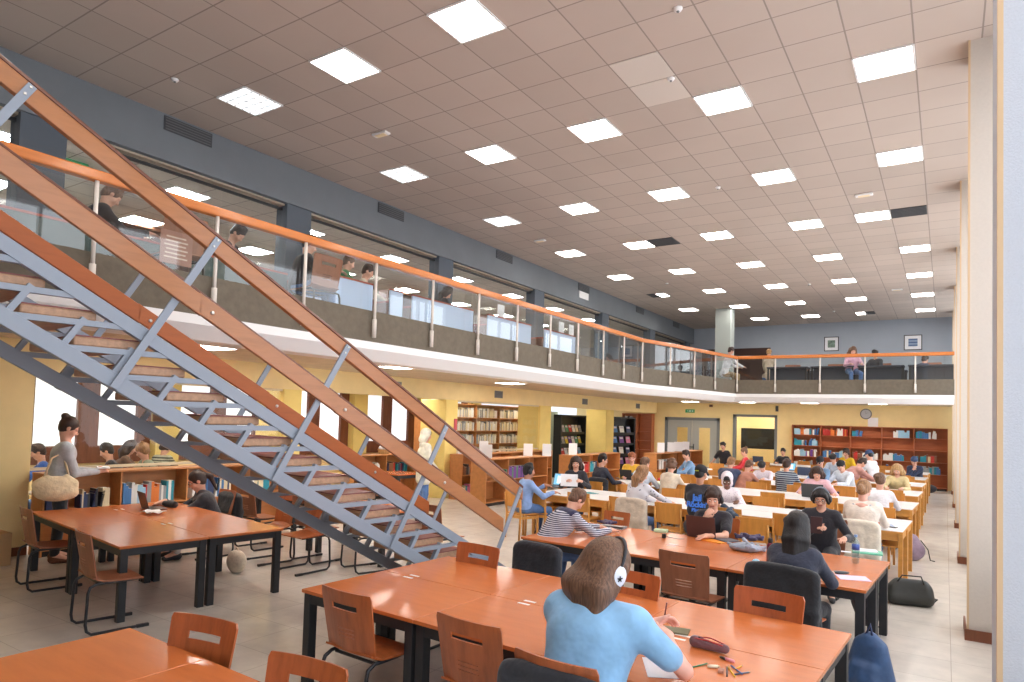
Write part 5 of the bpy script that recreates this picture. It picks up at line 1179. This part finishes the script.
tag(MB().sheet(lambda u, v: (u*.13, v*.1, .01+.015*math.sin(u*5)*math.cos(v*4)), list(np.linspace(-1, 1, 9)), list(np.linspace(-1, 1, 7)), .008).build('paper_bundle', M_paper, loc=(-8.55, 4.75, .765)), 'crumpled white papers left of the laptop on the left table', 'paper')
# hoodie person and those behind the glass
P_h = who('person in a cream hoodie and jeans standing beyond the stair rails', (at(427, 421, Y=10.6).x, 10.6, 1.70), -30, h=.013, lean=.05, hair=('dark brown', 'hood'), top=('hoodie', C_('cream_fleece', 232, 228, 212)), standing=True, pitch=.3, hands=[(-.2, .2, 1.0), (.2, .2, 1.0)], pants=jeans, hood=True, shoe=mat('red_shoe', lin(150, 60, 70), .6))
for i, (px, py, Y, f, hr, tp, lab) in enumerate(((38, 448, 5.2, 160, ('dark brown', 'short'), C_('royal_blue', 44, 84, 160), 'person in a blue top bending behind the glass at the far left'),
     (107, 440, 6.6, 150, ('black', 'short'), dark_p, 'person in black behind the glass, right of the standing one'), (131, 441, 7.0, -30, ('dark brown', 'wavy'), C_('brown_cardigan', 110, 84, 70), 'person with wavy dark hair behind the glass'),
     (143, 438, 7.5, 170, ('light brown', 'curly'), mat('camouflage_pale', lin(150, 160, 140), .85, kind='speckle', col2=lin(90, 100, 90), vs=12), 'person in a pale mottled top behind the glass'), (166, 445, 7.9, 20, ('dark brown', 'curly'), mat('zebra_cloth', lin(70, 70, 60), .85, kind='stripes', freq=6, col2=lin(170, 170, 150), dist=6), 'person in a dark streaked jacket behind the glass under the stairs'))):
    who(lab, hp(px, py, Z=1.2)[:0] or (at(px, py, X=(-12.2, -12.0, -12.9, -11.75, -12.7)[i]).x, at(px, py, X=(-12.2, -12.0, -12.9, -11.75, -12.7)[i]).y, max(1.08, min(1.34, at(px, py, X=-12.2).z))), f, h=.014, lean=.4, hair=hr, top=('top', tp), pitch=.5)
wt = mat('pale_desk', lin(206, 190, 168), .5)
for k, y in enumerate((4.6, 6.3)):
    t = thing('side_room_desk', 'pale desk behind the glass partition on the left, %s one' % ('left', 'right')[k], 'desk', (-12.0, y, 0), 0, 'desks behind the glass partition')
    MB().box(0, .75, 0, 1.6, .72, .75).build('desktop', wt, t)
    for X in (.02, .68):
        for yy in (.03, 1.52): MB().box(X, X+.05, yy, yy+.05, 0, .72).build('leg', M_blackmetal, t)
# upper floor
def standup(label, px, py, X=None, Y=None, f=0, seated=False, **k):
    p = at(px, py, X=X) if X is not None else at(px, py, Y=Y)
    return p
def upper(label, px, py, X, face, hair, top, seated=True, Y=None, lean=.3, pitch=.5, **k):
    p = at(px, py, X=X) if X is not None else at(px, py, Y=Y)
    P = person(label, (p.x, p.y, p.z-ZUP), face, h=.014, lean=lean, hair=hair, top=top, pitch=pitch, standing=not seated, legs=True, **k)
    P['root'].location.z = ZUP; CAST.append(P); return P
upper('person in a black jacket leaning over the upper desks, seen through the first balcony glass', 112, 196, -8.0, -20, ('brown', 'short'), ('jacket', black_c), seated=False, lean=.45, pitch=.8)
upper('person in a dark top bending over a desk behind the second balcony post', 238, 234, -8.6, -60, ('black', 'short'), ('top', dark_p), lean=.7, pitch=.9)
upper('person in black on a wooden chair behind the third balcony post', 310, 245, -7.5, -30, ('black', 'short'), ('jacket', black_c), lean=.25)
upper('person in a green sweater seen through the balcony glass', 349, 263, -8.75, -40, ('brown', 'short'), ('sweater', C_('leaf_green', 60, 130, 84)), lean=.3, hip_z=.68)
upper('person in a cream jacket beside the one in green on the balcony', 368, 272, -8.75, -50, ('dark brown', 'short'), ('jacket', C_('cream_jacket', 206, 196, 178)), lean=.35)
upper('person in a dark jacket resting on the balcony desk near the grey post', 447, 293, -8.75, -30, ('black', 'long'), ('jacket', dark_p), lean=.55, pitch=.8)
upper('person seated in white on the far balcony beside the pale column', 731, 351, None, -50, ('dark brown', 'short'), ('shirt', white_c), Y=23.1, pants=C_('khaki', 170, 140, 96))
upper('person with light hair bent over a desk on the far balcony', 769, 353, None, 10, ('blond', 'short'), ('top', C_('white_brown', 200, 180, 160)), Y=25.2, lean=.5)
upper('person in a pink top standing at the far balcony between the two prints', 853, 351, None, 200, ('brown', 'wavy'), ('pink_top', C_('soft_pink', 226, 176, 200)), Y=23.2, seated=True, lean=.1, hip_z=.62)
upper('person in dark clothes right of the pink top on the far balcony', 875, 354, None, 160, ('black', 'short'), ('coat', dark_p), Y=24.2, lean=.2)
upper('person in blue-grey bent over a desk at the right end of the far balcony', 925, 360, None, -30, ('dark brown', 'short'), ('sweater', navy_c), Y=24.2, lean=.6)
# ================================================================== things on tables and floor
# balcony desks with pale blue front and red edge
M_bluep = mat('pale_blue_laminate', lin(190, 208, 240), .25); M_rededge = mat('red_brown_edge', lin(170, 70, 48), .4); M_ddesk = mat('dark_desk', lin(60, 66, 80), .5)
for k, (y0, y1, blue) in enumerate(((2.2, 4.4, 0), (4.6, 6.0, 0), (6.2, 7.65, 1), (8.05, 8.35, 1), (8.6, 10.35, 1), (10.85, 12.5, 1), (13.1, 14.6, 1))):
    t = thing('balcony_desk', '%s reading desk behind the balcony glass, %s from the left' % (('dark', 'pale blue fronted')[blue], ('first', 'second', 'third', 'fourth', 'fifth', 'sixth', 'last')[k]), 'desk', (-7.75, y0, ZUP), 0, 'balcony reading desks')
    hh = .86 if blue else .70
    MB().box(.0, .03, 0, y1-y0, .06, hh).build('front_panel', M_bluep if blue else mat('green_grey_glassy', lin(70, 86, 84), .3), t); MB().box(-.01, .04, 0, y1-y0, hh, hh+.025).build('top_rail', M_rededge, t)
    MB().box(-.62, 0, 0, y1-y0, .66, .69).build('desktop', M_rededge if blue else mat('green_grey_glassy', lin(70, 86, 84), .3), t, bevel=.003)
    for yy in (0, y1-y0-.05): MB().box(-.6, -.04, yy, yy+.05, 0, .66).build('leg_panel', M_wood_trim, t)
for r in range(2):
    for k in range(4):
        t = thing('balcony_desk', 'dark desk on the far balcony, %s from the left in the %s row' % (('first', 'second', 'third', 'last')[k], ('front', 'back')[r]), 'desk', (-5.0+1.35*k, 23.0+1.9*r, ZUP), 0, 'far balcony desks')
        MB().box(0, 1.25, 0, .65, .72, .76).build('desktop', M_ddesk, t); MB().box(.05, 1.2, .3, .32, .25, .72).build('modesty_panel', M_ddesk, t)
        for X in (.02, 1.18):
            for yy in (.03, .57): MB().box(X, X+.05, yy, yy+.05, 0, .72).build('leg', M_blackmetal, t)
        o = ply(-5.0+1.35*k+.6, 23.95+1.9*r, 180, 'chair at the far balcony desks, %s from the left in the %s row' % (('first', 'second', 'third', 'last')[k], ('front', 'back')[r]), 'b'); o.location.z = ZUP; o['group'] = 'chairs on the far balcony'
# upper side room shelves with books (seen through glass)
for k, y in enumerate((5.2, 9.0, 12.0, 16.2)):
    t = case('bookcase', 'dark wooden bookcase in the upper side room, %s from the left' % ('first', 'second', 'third', 'fourth')[k], -11.6, y, Q, 2.6, 1.9, .3, 3, [.1, .5, .9, 1.3], M_wood_trim, group='upper side room bookcases'); t.location.z = ZUP
    bb = MB(); rb = random.Random(k)
    for z in (.5, .9, 1.3):
        a = .04
        while a < 2.5:
            w_ = rb.uniform(.02, .05)
            if rb.random() < .8: bb.cur = rb.randrange(4); bb.box(-11.82, -11.64, y+a, y+a+w_, ZUP+z, ZUP+z+rb.uniform(.2, .3))
            a += w_
    tag(bb.build('books', [mat('book_'+c, BC[c], .55) for c in ('white', 'navy', 'red', 'grey')]), 'books filling the dark bookcase in the upper side room, %s from the left' % ('first', 'second', 'third', 'fourth')[k], 'books', kind='stuff')
# chairs behind the balcony glass (wooden, dark)
for k, (px, Xc) in enumerate(((172, -7.3), (316, -7.3))):
    y = at(px, 270, X=Xc).y; o = copy_tree(ply_b, loc=(Xc, y, ZUP), rz=math.radians(90), label='wooden chair behind the balcony glass, %s one' % ('left', 'right')[k], group='chairs behind the balcony glass')
t = thing('paper_sign', 'reddish printed sign hung on the balcony glass under the stair rail', 'sign', (-6.68, at(177, 235, X=-6.68).y, 3.58))
MB().box(-.004, .004, -.17, .17, 0, .34).build('sheet', mat('faded_red_sign', lin(170, 120, 104), .6), t); g = MB()
for q in range(6): g.box(.004, .005, -.13+.01*(q % 3), .12-.02*(q % 2), .06+q*.042, .075+q*.042)
g.build('print_lines', mat('sign_print', lin(222, 196, 180), .6), t)
for k, px in enumerate((501, 562, 572)):
    t = plain_box('paper_notice', 'white notice on the upper glass partition, %s of three' % ('first', 'second', 'last')[k], 'notice', M_paper, .01, .3, .42, (XB-.14, at(px, 308, X=XB-.14).y, 4.5), group='notices on the upper partition')

# --- on the big front table, beside P1
tz = .743
def on(px, py, z=tz): p = at(px, py, Z=z); return p.x, p.y
x, y = on(664, 668); sheet_paper(x, y, 28, 'white sheet of paper under the elbow of the person in light blue', z=tz)
x, y = on(690, 636); plain_box('notebook', 'olive green notebook behind the pencil case on the front table', 'notebook', mat('olive_cover', lin(110, 104, 76), .6), .2, .12, .012, (x-.12, y+.03, tz), .2)
x, y = on(709, 650)
pc = thing('pencil_case', 'red and grey open zip pencil case on the front table', 'pencil case', (x, y, tz), math.radians(-8))
S = Soft(.006); S.cone((-.09, 0, .032), (.10, 0, .03), .036, .026, k=.03).ell((0, 0, .05), (.085, .02, .02), None, k=.01, sub=True); S.build('shell', C_('wine_grey', 120, 84, 90, fold=30), pc)
MB().tube([(-.09, -.022, .055), (0, -.03, .064), (.09, -.018, .05), (.1, 0, .045), (.09, .018, .05), (0, .026, .064), (-.09, .02, .055)], .004, 6, closed=True).build('zip', mat('red_zip', lin(180, 50, 50), .5), pc)
def pen(px, py, deg, c, label, L=.14, r=.004, name='pen'):
    x, y = on(px, py); t = thing(name, label, name.replace('_', ' '), (x, y, tz+r), math.radians(deg))
    MB().tube([(0, -L/2, 0), (0, L/2-.015, 0)], r, 7).build('barrel', mat('pen_'+'%d_%d_%d' % c, lin(*c), .4), t, smooth=True)
    MB().tube([(0, L/2-.015, 0), (0, L/2, 0)], [r, r*.25], 7).build('tip', mat('pen_tip', lin(200, 170, 130), .5), t)
pen(700, 666, -25, (40, 120, 70), 'dark green crayon lying left of the pale eraser stick'); pen(714, 668, -60, (236, 226, 200), 'short pale cream highlighter on the front table', .07, .009, 'highlighter')
pen(728, 661, 70, (238, 160, 170), 'pink marker cap-up on the front table', .08, .009, 'marker'); pen(731, 672, 30, (236, 190, 30), 'yellow pencil with the group of pens, the long one', .16); pen(736, 670, 42, (60, 110, 180), 'blue pencil between the yellow ones', .14)
pen(739, 668, -10, (240, 170, 40), 'short orange-yellow pencil at the right of the pens', .09); pen(727, 672, 15, (70, 60, 64), 'dark grey pencil left of the yellow one', .15); pen(742, 674, -35, (60, 80, 110), 'navy pen at the right end of the pens', .12)
pen(722, 659, 60, (40, 36, 36), 'small black lipstick-like stick near the pink marker', .05, .008, 'marker')
x, y = on(721, 672); plain_box('eraser', 'brown and white eraser block by the pens', 'eraser', mat('eraser_brown', lin(180, 130, 110), .7), .03, .05, .016, (x, y, tz), .2)
pw = P1['wr'][0]; t = thing('pen', 'brown pen held up by the person in the light blue t-shirt', 'pen', (pw.x+.05, pw.y+.06, pw.z+.03)); MB().tube([(0, 0, 0), (.02, -.02, .10)], .005, 7).build('barrel', mat('pen_brown', lin(130, 60, 44), .4), t, smooth=True)
x, y = P1['wr'][1].x+.02, P1['wr'][1].y+.1; plain_box('phone', 'phone with a pink case near the hands of the person in light blue', 'phone', mat('phone_pink', lin(200, 70, 90), .5), .08, .15, .012, (x, y, tz), .4)
coat(P1['hip'].x+.02, P1['hip'].y+.02, -4, 'charcoal jacket over the chair of the person in light blue', C_('charcoal_cloth', 44, 46, 54), w=.56, drop=.45, zt=.84, seed=4, h=.010)
ply(P1['hip'].x+.02, P1['hip'].y+.02, -4, 'plywood chair under the person in light blue', 'a')
# --- second red group
x, y = on(705, 537); laptop(x, y+.02, 174, 'dark brown laptop in front of the person with a hand on the chin', mat('laptop_umber', lin(84, 62, 62), .4, .2), z=tz, w=.36, d=.25, open_=1.75)
ply(P3['hip'].x, P3['hip'].y-.03, 178, 'plywood chair under the person with a hand on the chin', 'a')
x, y = on(715, 541); t = plain_box('folder', 'orange and white folder beside the brown laptop', 'folder', mat('folder_orange', lin(240, 150, 50), .5), .22, .3, .01, (x, y, tz), 1.25)
x, y = on(726, 541); plain_box('folder', 'dark grey folder lying on the orange one', 'folder', mat('folder_grey', lin(86, 84, 92), .6), .22, .26, .008, (x, y, tz+.012), .9)
def cloth_pile(px, py, label, m, sx, sy, sz, name='scarf', seed=1, z=tz):
    x, y = on(px, py, z); q = random.Random(seed); S = Soft(.008)
    for i in range(16):
        a = V3(q.uniform(-sx, sx), q.uniform(-sy, sy), q.uniform(.01, sz*.6)); b_ = a+V3(q.uniform(-.1, .1), q.uniform(-.07, .07), q.uniform(-.0, sz*.4)); b_[2] = max(.02, b_[2]); S.cone(a, b_, q.uniform(.014, .026), q.uniform(.012, .022), k=.012)
    S.ell((0, 0, sz*.3), (sx*.9, sy*.9, sz*.35), None, k=.02); return tag(S.build(name, m, None, (x, y, z)), label, 'cloth')
cloth_pile(745, 551, 'crumpled grey scarf on the second red table', C_('grey_scarf', 150, 158, 176, fold=25), .19, .12, .13, seed=2)
cloth_pile(748, 539, 'dark purple cloth behind the grey scarf', C_('plum_cloth', 76, 66, 96), .13, .05, .06, seed=5)
x, y = on(756, 566); S = Soft(.006); S.ell((0, 0, .035), (.04, .035, .033), None, k=.01); tag(S.build('tissue_ball', C_('pale_blue_pack', 150, 196, 220), None, (x, y, tz)), 'pale blue crumpled pouch at the edge of the second red table', 'pouch')
x, y = on(770, 563); t = thing('flask', 'dark red metal flask standing at the elbow of the long-haired person', 'bottle', (x, y, tz)); MB().lathe([(.033, 0), (.035, .01), (.035, .17), (.022, .20)], 14).build('flask_body', mat('wine_metal', lin(112, 34, 52), .3, .5), t, smooth=True); MB().lathe([(.02, .2), (.024, .205), (.024, .24), (.018, .245)], 12).build('cap', M_black, t, smooth=True)
x, y = on(855.5, 563); t = thing('water_bottle', 'clear plastic water bottle with a blue label', 'bottle', (x, y, tz))
MB().lathe([(.030, 0), (.036, .01), (.036, .07), (.033, .08), (.036, .09), (.036, .20), (.014, .25), (.013, .265)], 16).build('bottle_body', glass_mat('clear_plastic', (.70, .80, .84), 3.0), t, smooth=True)
MB().lathe([(.0368, .135), (.0368, .19)], 16).build('bottle_label', mat('label_blue', lin(60, 90, 170), .4), t, smooth=True); MB().lathe([(.016, .262), (.016, .285)], 12).build('cap', mat('cap_blue', lin(120, 160, 210), .4), t)
x, y = on(867, 553); plain_box('folder', 'mint green folder with white papers at the far right corner of the red table', 'folder', mat('mint', lin(120, 205, 175), .5), .3, .21, .018, (x, y, tz), .1); plain_box('paper_stack', 'white papers on the mint folder', 'paper', M_paper, .24, .17, .01, (x-.02, y+.02, tz+.019), .2)
x, y = on(846, 552); plain_box('tissue', 'white tissue beside the water bottle', 'tissue', M_paper, .1, .07, .006, (x, y, tz), .1)
x, y = on(853, 578); sheet_paper(x, y, 20, 'pale pink sheet near the front corner of the second red table', .26, .2, z=tz, m=mat('pale_pink_paper', lin(240, 214, 236), .7))
x, y = on(840, 574); t = thing('glasses_case', 'dark oval phone case lying half on the pink sheet', 'case', (x, y, tz+.004), .5); S = Soft(.006); S.ell((0, 0, .012), (.085, .04, .013), None, k=.01); S.build('shell', mat('case_dark', lin(50, 56, 64), .4), t)
p = P5['wr'][1]; plain_box('phone', 'dark brown tablet cover held upright by the person in the black hoodie', 'tablet', mat('cover_brown', lin(66, 38, 40), .5), .13, .02, .2, (p.x, p.y-.06, p.z-.06), .1)
ply(P5['hip'].x, P5['hip'].y, 174, 'plywood chair under the person in the black hoodie', 'b'); ply(P4['hip'].x, P4['hip'].y, -8, 'plywood chair under the person with long dark hair', 'a'); ply(L2['hip'].x, L2['hip'].y, 172, 'plywood chair under the laptop user at the left table', 'a')
coat(P4['hip'].x+.02, P4['hip'].y+.0, -8, 'long black coat hanging on the chair of the long-haired person', C_('black_coat', 32, 33, 38), w=.52, drop=.62, zt=.93, seed=6, h=.010)
x, y = backat(540, 545); coat(x+.0, y+.26, -6, 'black jacket covering a chair beside the striped top', C_('black_blue_coat', 36, 38, 46), w=.46, drop=.66, zt=.9, seed=8, h=.010); ply(x, y+.26, -6, 'plywood chair hidden under the black jacket beside the striped top', 'a')
coat(P9['hip'].x+.12, P9['hip'].y, -6, 'beige trench coat on the chair of the person in the floral top', C_('trench_beige', 206, 190, 172), w=.46, drop=.6, zt=.88, seed=9)
coat(P6['hip'].x, P6['hip'].y, -4, 'cream woolly coat on the chair at the right of the nearest white row', C_('cream_wool', 240, 230, 214), w=.46, drop=.78, zt=.88, seed=10)
coat(-6.1, 13.05, -10, 'dark jacket on the chair of the person in the dark ribbed sweater', C_('charcoal_cloth', 44, 46, 54), w=.42, drop=.4, zt=.88, seed=11)
oak(P10['hip'].x-.02, P10['hip'].y, -20, 'oak chair with visible legs under the person in the blue and white shirt')
x, y = on(620, 530); laptop(x-.15, y+.1, 8, 'closed silver laptop and papers right of the striped top', mat('laptop_silver', lin(190, 192, 196), .3, .5), z=tz, open_=.10)
x, y = on(618, 531); sheet_paper(x-.25, y+.05, 20, 'white sheets under the hands of the striped top', z=tz)
x, y = on(661, 532); plain_box('stationery_box', 'pale green and white box on the second red table', 'box', mat('pale_green_box', lin(200, 226, 190), .5), .16, .1, .035, (x, y, tz), .1); x, y = on(664, 538); t = thing('charger', 'small black charger with a cable in front of the pale green box', 'charger', (x, y, tz)); MB().box(-.02, .02, -.02, .02, 0, .05).build('plug', M_black, t, bevel=.004); MB().tube([(.02, 0, .02), (.08, .05, .006), (.16, .02, .006), (.22, .08, .006)], .003, 5).build('cable', M_black, t)
cloth_pile(609, 524, 'dark wallet and pink things on the table beside the striped top', C_('plum_cloth', 76, 66, 96), .08, .04, .04, name='wallet', seed=7)
# --- white rows
wz = .753
def snapw(x, y):
    best = None
    for Y in ROWS:
        yl = Y+(x-RX)*math.tan(RZ); d = 0 if yl+.08 < y < yl+1.3 else min(abs(y-yl-.08), abs(y-yl-1.3))
        if best is None or d < best[0]: best = (d, min(max(y, yl+.14), yl+1.28))
    return min(x, RX-.16), best[1]
def onw(px, py): return snapw(*on(px, py, wz))
x, y = onw(561, 486); laptop(x, y, -8, 'open laptop with a bright screen at the left end of the nearest white row', mat('laptop_grey', lin(88, 88, 94), .35, .3), z=wz, screen=True, w=.36, d=.25)
p = P11['W'] @ Vector((.10, .34, .80)); t = plain_box('paper', 'white sheet held up by the person in the black cardigan', 'paper', M_paper, .34, .004, .24, tuple(p), P11['face'])
for k, (px, py, dg, lab) in enumerate(((577, 491, 20, 'blue leaflet on the nearest white row beside the laptop'), (590, 493, 60, 'teal leaflet on the nearest white row'), (660, 505, 10, 'white sheet written on by the person in the floral top'), (655, 483, 30, 'sheet with green marks on the second white row'), (700, 482, -10, 'white sheet on the second white row right of the beige sweater'), (885, 525, 12, 'blue-grey papers at the right end of the nearest white row'), (915, 483, 5, 'stack of white papers at the right end of the fourth row'), (912, 473.5, 0, 'white papers at the right end of the fifth row'))):
    x, y = onw(px, py); sheet_paper(x, y, dg, lab, z=wz, m=mat('blue_leaflet', lin(70, 110, 160), .5) if k == 0 else mat('teal_leaflet', lin(60, 150, 160), .5) if k == 1 else mat('grey_blue_paper', lin(160, 176, 205), .6) if k == 5 else mat('marked_paper', lin(190, 230, 190), .6) if k == 3 else M_paper)
x, y = onw(621, 478); laptop(x+.1, y, -10, 'dark open laptop in front of the person in the dark ribbed sweater', MATS['laptop_grey'], z=wz, screen=True)
x, y = onw(633, 477); laptop(x+.2, snapw(x, y-.1)[1], 172, 'black laptop in front of the yellow sweater', mat('laptop_black', lin(44, 44, 50), .4), z=wz)
x, y = onw(655, 478); laptop(x, snapw(x, y+.1)[1], -10, 'dark laptop beside the beige sweater', MATS['laptop_black'], z=wz); cloth_pile(665, 481, 'red pouch on the second white row', mat('red_pouch', lin(210, 40, 50), .6), .12, .05, .05, name='pouch', z=wz)
x, y = onw(814, 497); laptop(x, y, 178, 'dark grey laptop in front of the pink jumper', mat('laptop_dark', lin(66, 68, 70), .4), z=wz, w=.40, d=.26); cloth_pile(836, 494, 'dark round cap on the table right of the dark grey laptop', C_('navy_lump', 56, 62, 84), .09, .06, .07, name='hat', z=wz)
x, y = onw(843, 482); laptop(x, y, 172, 'grey laptop in front of the white hoodie', mat('laptop_mid', lin(100, 100, 104), .4), z=wz, w=.34); x, y = onw(806, 475); laptop(x, y, 178, 'blue-black laptop in front of the black cap', mat('laptop_blue', lin(62, 74, 100), .4), z=wz, w=.36)
x, y = onw(783, 458.5); laptop(x, y, 178, 'dark laptop in front of the person alone by the yellow wall', MATS['laptop_blue'], z=wz, w=.38); x, y = onw(792, 471); laptop(x-.1, y, -10, 'laptop with a green-grey screen beside the striped sweater', MATS['laptop_grey'], z=wz, screen=True)
x, y = onw(898, 528); plain_box('phone', 'dark phone at the right end of the nearest white row', 'phone', M_black, .075, .15, .01, (x, y, wz), 1.2)
x, y = onw(758, 474); plain_box('phone', 'black case in front of the sprawled pale shirt', 'case', M_black, .3, .08, .03, (x, y, wz), .05)
# dark jacket heap on an oak chair beside the alone chair
S = Soft(.012); q = random.Random(9)
for i in range(14): a = V3(q.uniform(-.25, .25), q.uniform(-.18, .18), q.uniform(.0, .22)); S.cone(a, a+V3(q.uniform(-.12, .12), q.uniform(-.1, .1), q.uniform(0, .1)), .05, .05, k=.04)
tag(S.build('jacket', C_('teal_navy', 50, 66, 86), None, (-2.78, 10.15, .62)), 'dark teal jacket heaped beside the hooded person on the nearest white row', 'jacket')
# --- bags on the floor
def blob(name, label, m, loc, parts, rz=0, straps=None, sm=None, cat='bag', h=.012):
    t = thing(name, label, cat, loc, rz); S = Soft(h)
    for p_ in parts:
        if len(p_) == 2: S.ell(p_[0], p_[1], None, k=.05)
        else: S.cone(p_[0], p_[1], p_[2], p_[3], k=.05)
    S.build('bag_body', m, t)
    for s_ in (straps or []): MB().tube(s_, .009, 6).build('strap', sm or m, t, smooth=True)
    return t
x, y = at(900, 603, Z=0)[:2]; blob('leather_bag', 'black leather bag lying on the aisle floor', mat('black_leather', lin(52, 54, 52), .45, kind='noise', ns=6, bump=.4), (x+.1, y, 0), [((-.17, -.05, .085), (.17, -.05, .085), .085, .085), ((-.17, .06, .085), (.17, .06, .085), .085, .085), ((-.15, .0, .17), (.15, .0, .17), .10, .10), ((-.12, .0, .25), (.14, .0, .24), .06, .06)], .25, [[(-.14, -.06, .28), (-.1, -.09, .36), (.1, -.09, .36), (.14, -.06, .26)], [(.2, -.1, .12), (.28, -.05, .1), (.26, .05, .03), (.2, .1, .02)]])
blob('canvas_bag', 'small grey-green bag leaning on the black leather bag', C_('sage_cloth', 120, 134, 122), (x-.22, y-.05, 0), [((0, 0, .12), (.11, .09, .13))], .2, [[(-.06, 0, .22), (-.03, .02, .32), (.06, 0, .22)]])
x, y = at(912, 560, Z=0)[:2]; blob('backpack', 'mauve backpack leaning at the end of the nearest white table', C_('mauve_cloth', 150, 128, 146), (x, y, 0), [((0, 0, .16), (.19, .13, .17)), ((0, .04, .28), (.12, .1, .14))], .3, [[(.1, -.08, .34), (.2, -.1, .2), (.24, -.08, .03), (.3, -.1, .02)]], M_black)
x, y = at(868, 690, Z=0)[:2]; blob('backpack', 'blue backpack on the floor at the bottom edge of the photo', mat('blue_nylon', lin(50, 82, 126), .55, kind='cloth', fold=8), (x, y, 0), [((-.10, .02, .1), (-.06, .03, .34), .10, .075), ((.10, .02, .1), (.06, .03, .34), .10, .075), ((0, .02, .1), (0, .03, .40), .11, .06), ((-.08, -.09, .10), (-.07, -.07, .18), .055, .045), ((.08, -.09, .10), (.07, -.07, .18), .055, .045), ((0, -.10, .10), (0, -.08, .18), .055, .045)], -.4, [[(-.02, .0, .44), (.0, .03, .52), (.03, .0, .44)], [(-.1, .05, .4), (-.18, .1, .3), (-.2, .1, .1), (-.14, .05, .03)]], MATS['book_navy'], h=.009)
x, y = at(885, 640, Z=0)[:2]; blob('backpack', 'black backpack hanging low beside the end leg of the second red table', black_c, (x-.18, y+.3, .02), [((0, 0, .2), (.13, .15, .19)), ((-.05, .0, .3), (.12, .12, .15))], 0, [[(.1, -.05, .38), (.18, -.08, .25), (.17, -.08, .08), (.08, -.05, .02)]], black_c)
x, y = at(222, 575, Z=0)[:2]; blob('tote_bag', 'pale tote bag on the floor under the laptop user\'s chair', C_('pale_tote', 214, 200, 180), (x, y+.2, 0), [((0, 0, .14), (.16, .1, .15))], 0, [[(-.06, 0, .24), (0, 0, .32), (.06, 0, .24)]])
x, y = at(548, 540, Z=0)[:2]; blob('bag', 'black bag on the floor under the oak chair at the left row end', black_c, (x-.1, y+.1, 0), [((0, 0, .06), (.2, .12, .07))], 0)
x, y = at(930, 497, Z=0)[:2]; blob('bag', 'dark bag on the floor at the right end of the far bookcase', black_c, (x-.1, 26.9, 0), [((0, 0, .14), (.28, .16, .15))], 0)
x, y = at(917, 498, Z=0)[:2]; t = thing('green_bottle', 'green bottle standing on the floor before the far bookcase', 'bottle', (x, 27.2, 0)); MB().lathe([(.04, 0), (.04, .2), (.015, .28), (.015, .32)], 12).build('bottle_body', mat('green_glass', lin(120, 190, 120), .2), t, smooth=True)
# wicker-looking basket and bags on the small bookcase in the second bay
t = thing('basket', 'small woven basket with white cloth on the small bookcase in the second bay', 'basket', (-12.1, 12.6, 1.102)); MB().lathe([(.13, 0), (.17, .12), (.16, .12), (.12, .01)], 16).build('basket_body', mat('wicker', lin(190, 150, 100), .8, kind='noise', ns=60), t); S = Soft(.012); S.ell((0, 0, .15), (.13, .15, .07), None, k=.02); S.build('cloth', white_c, t)
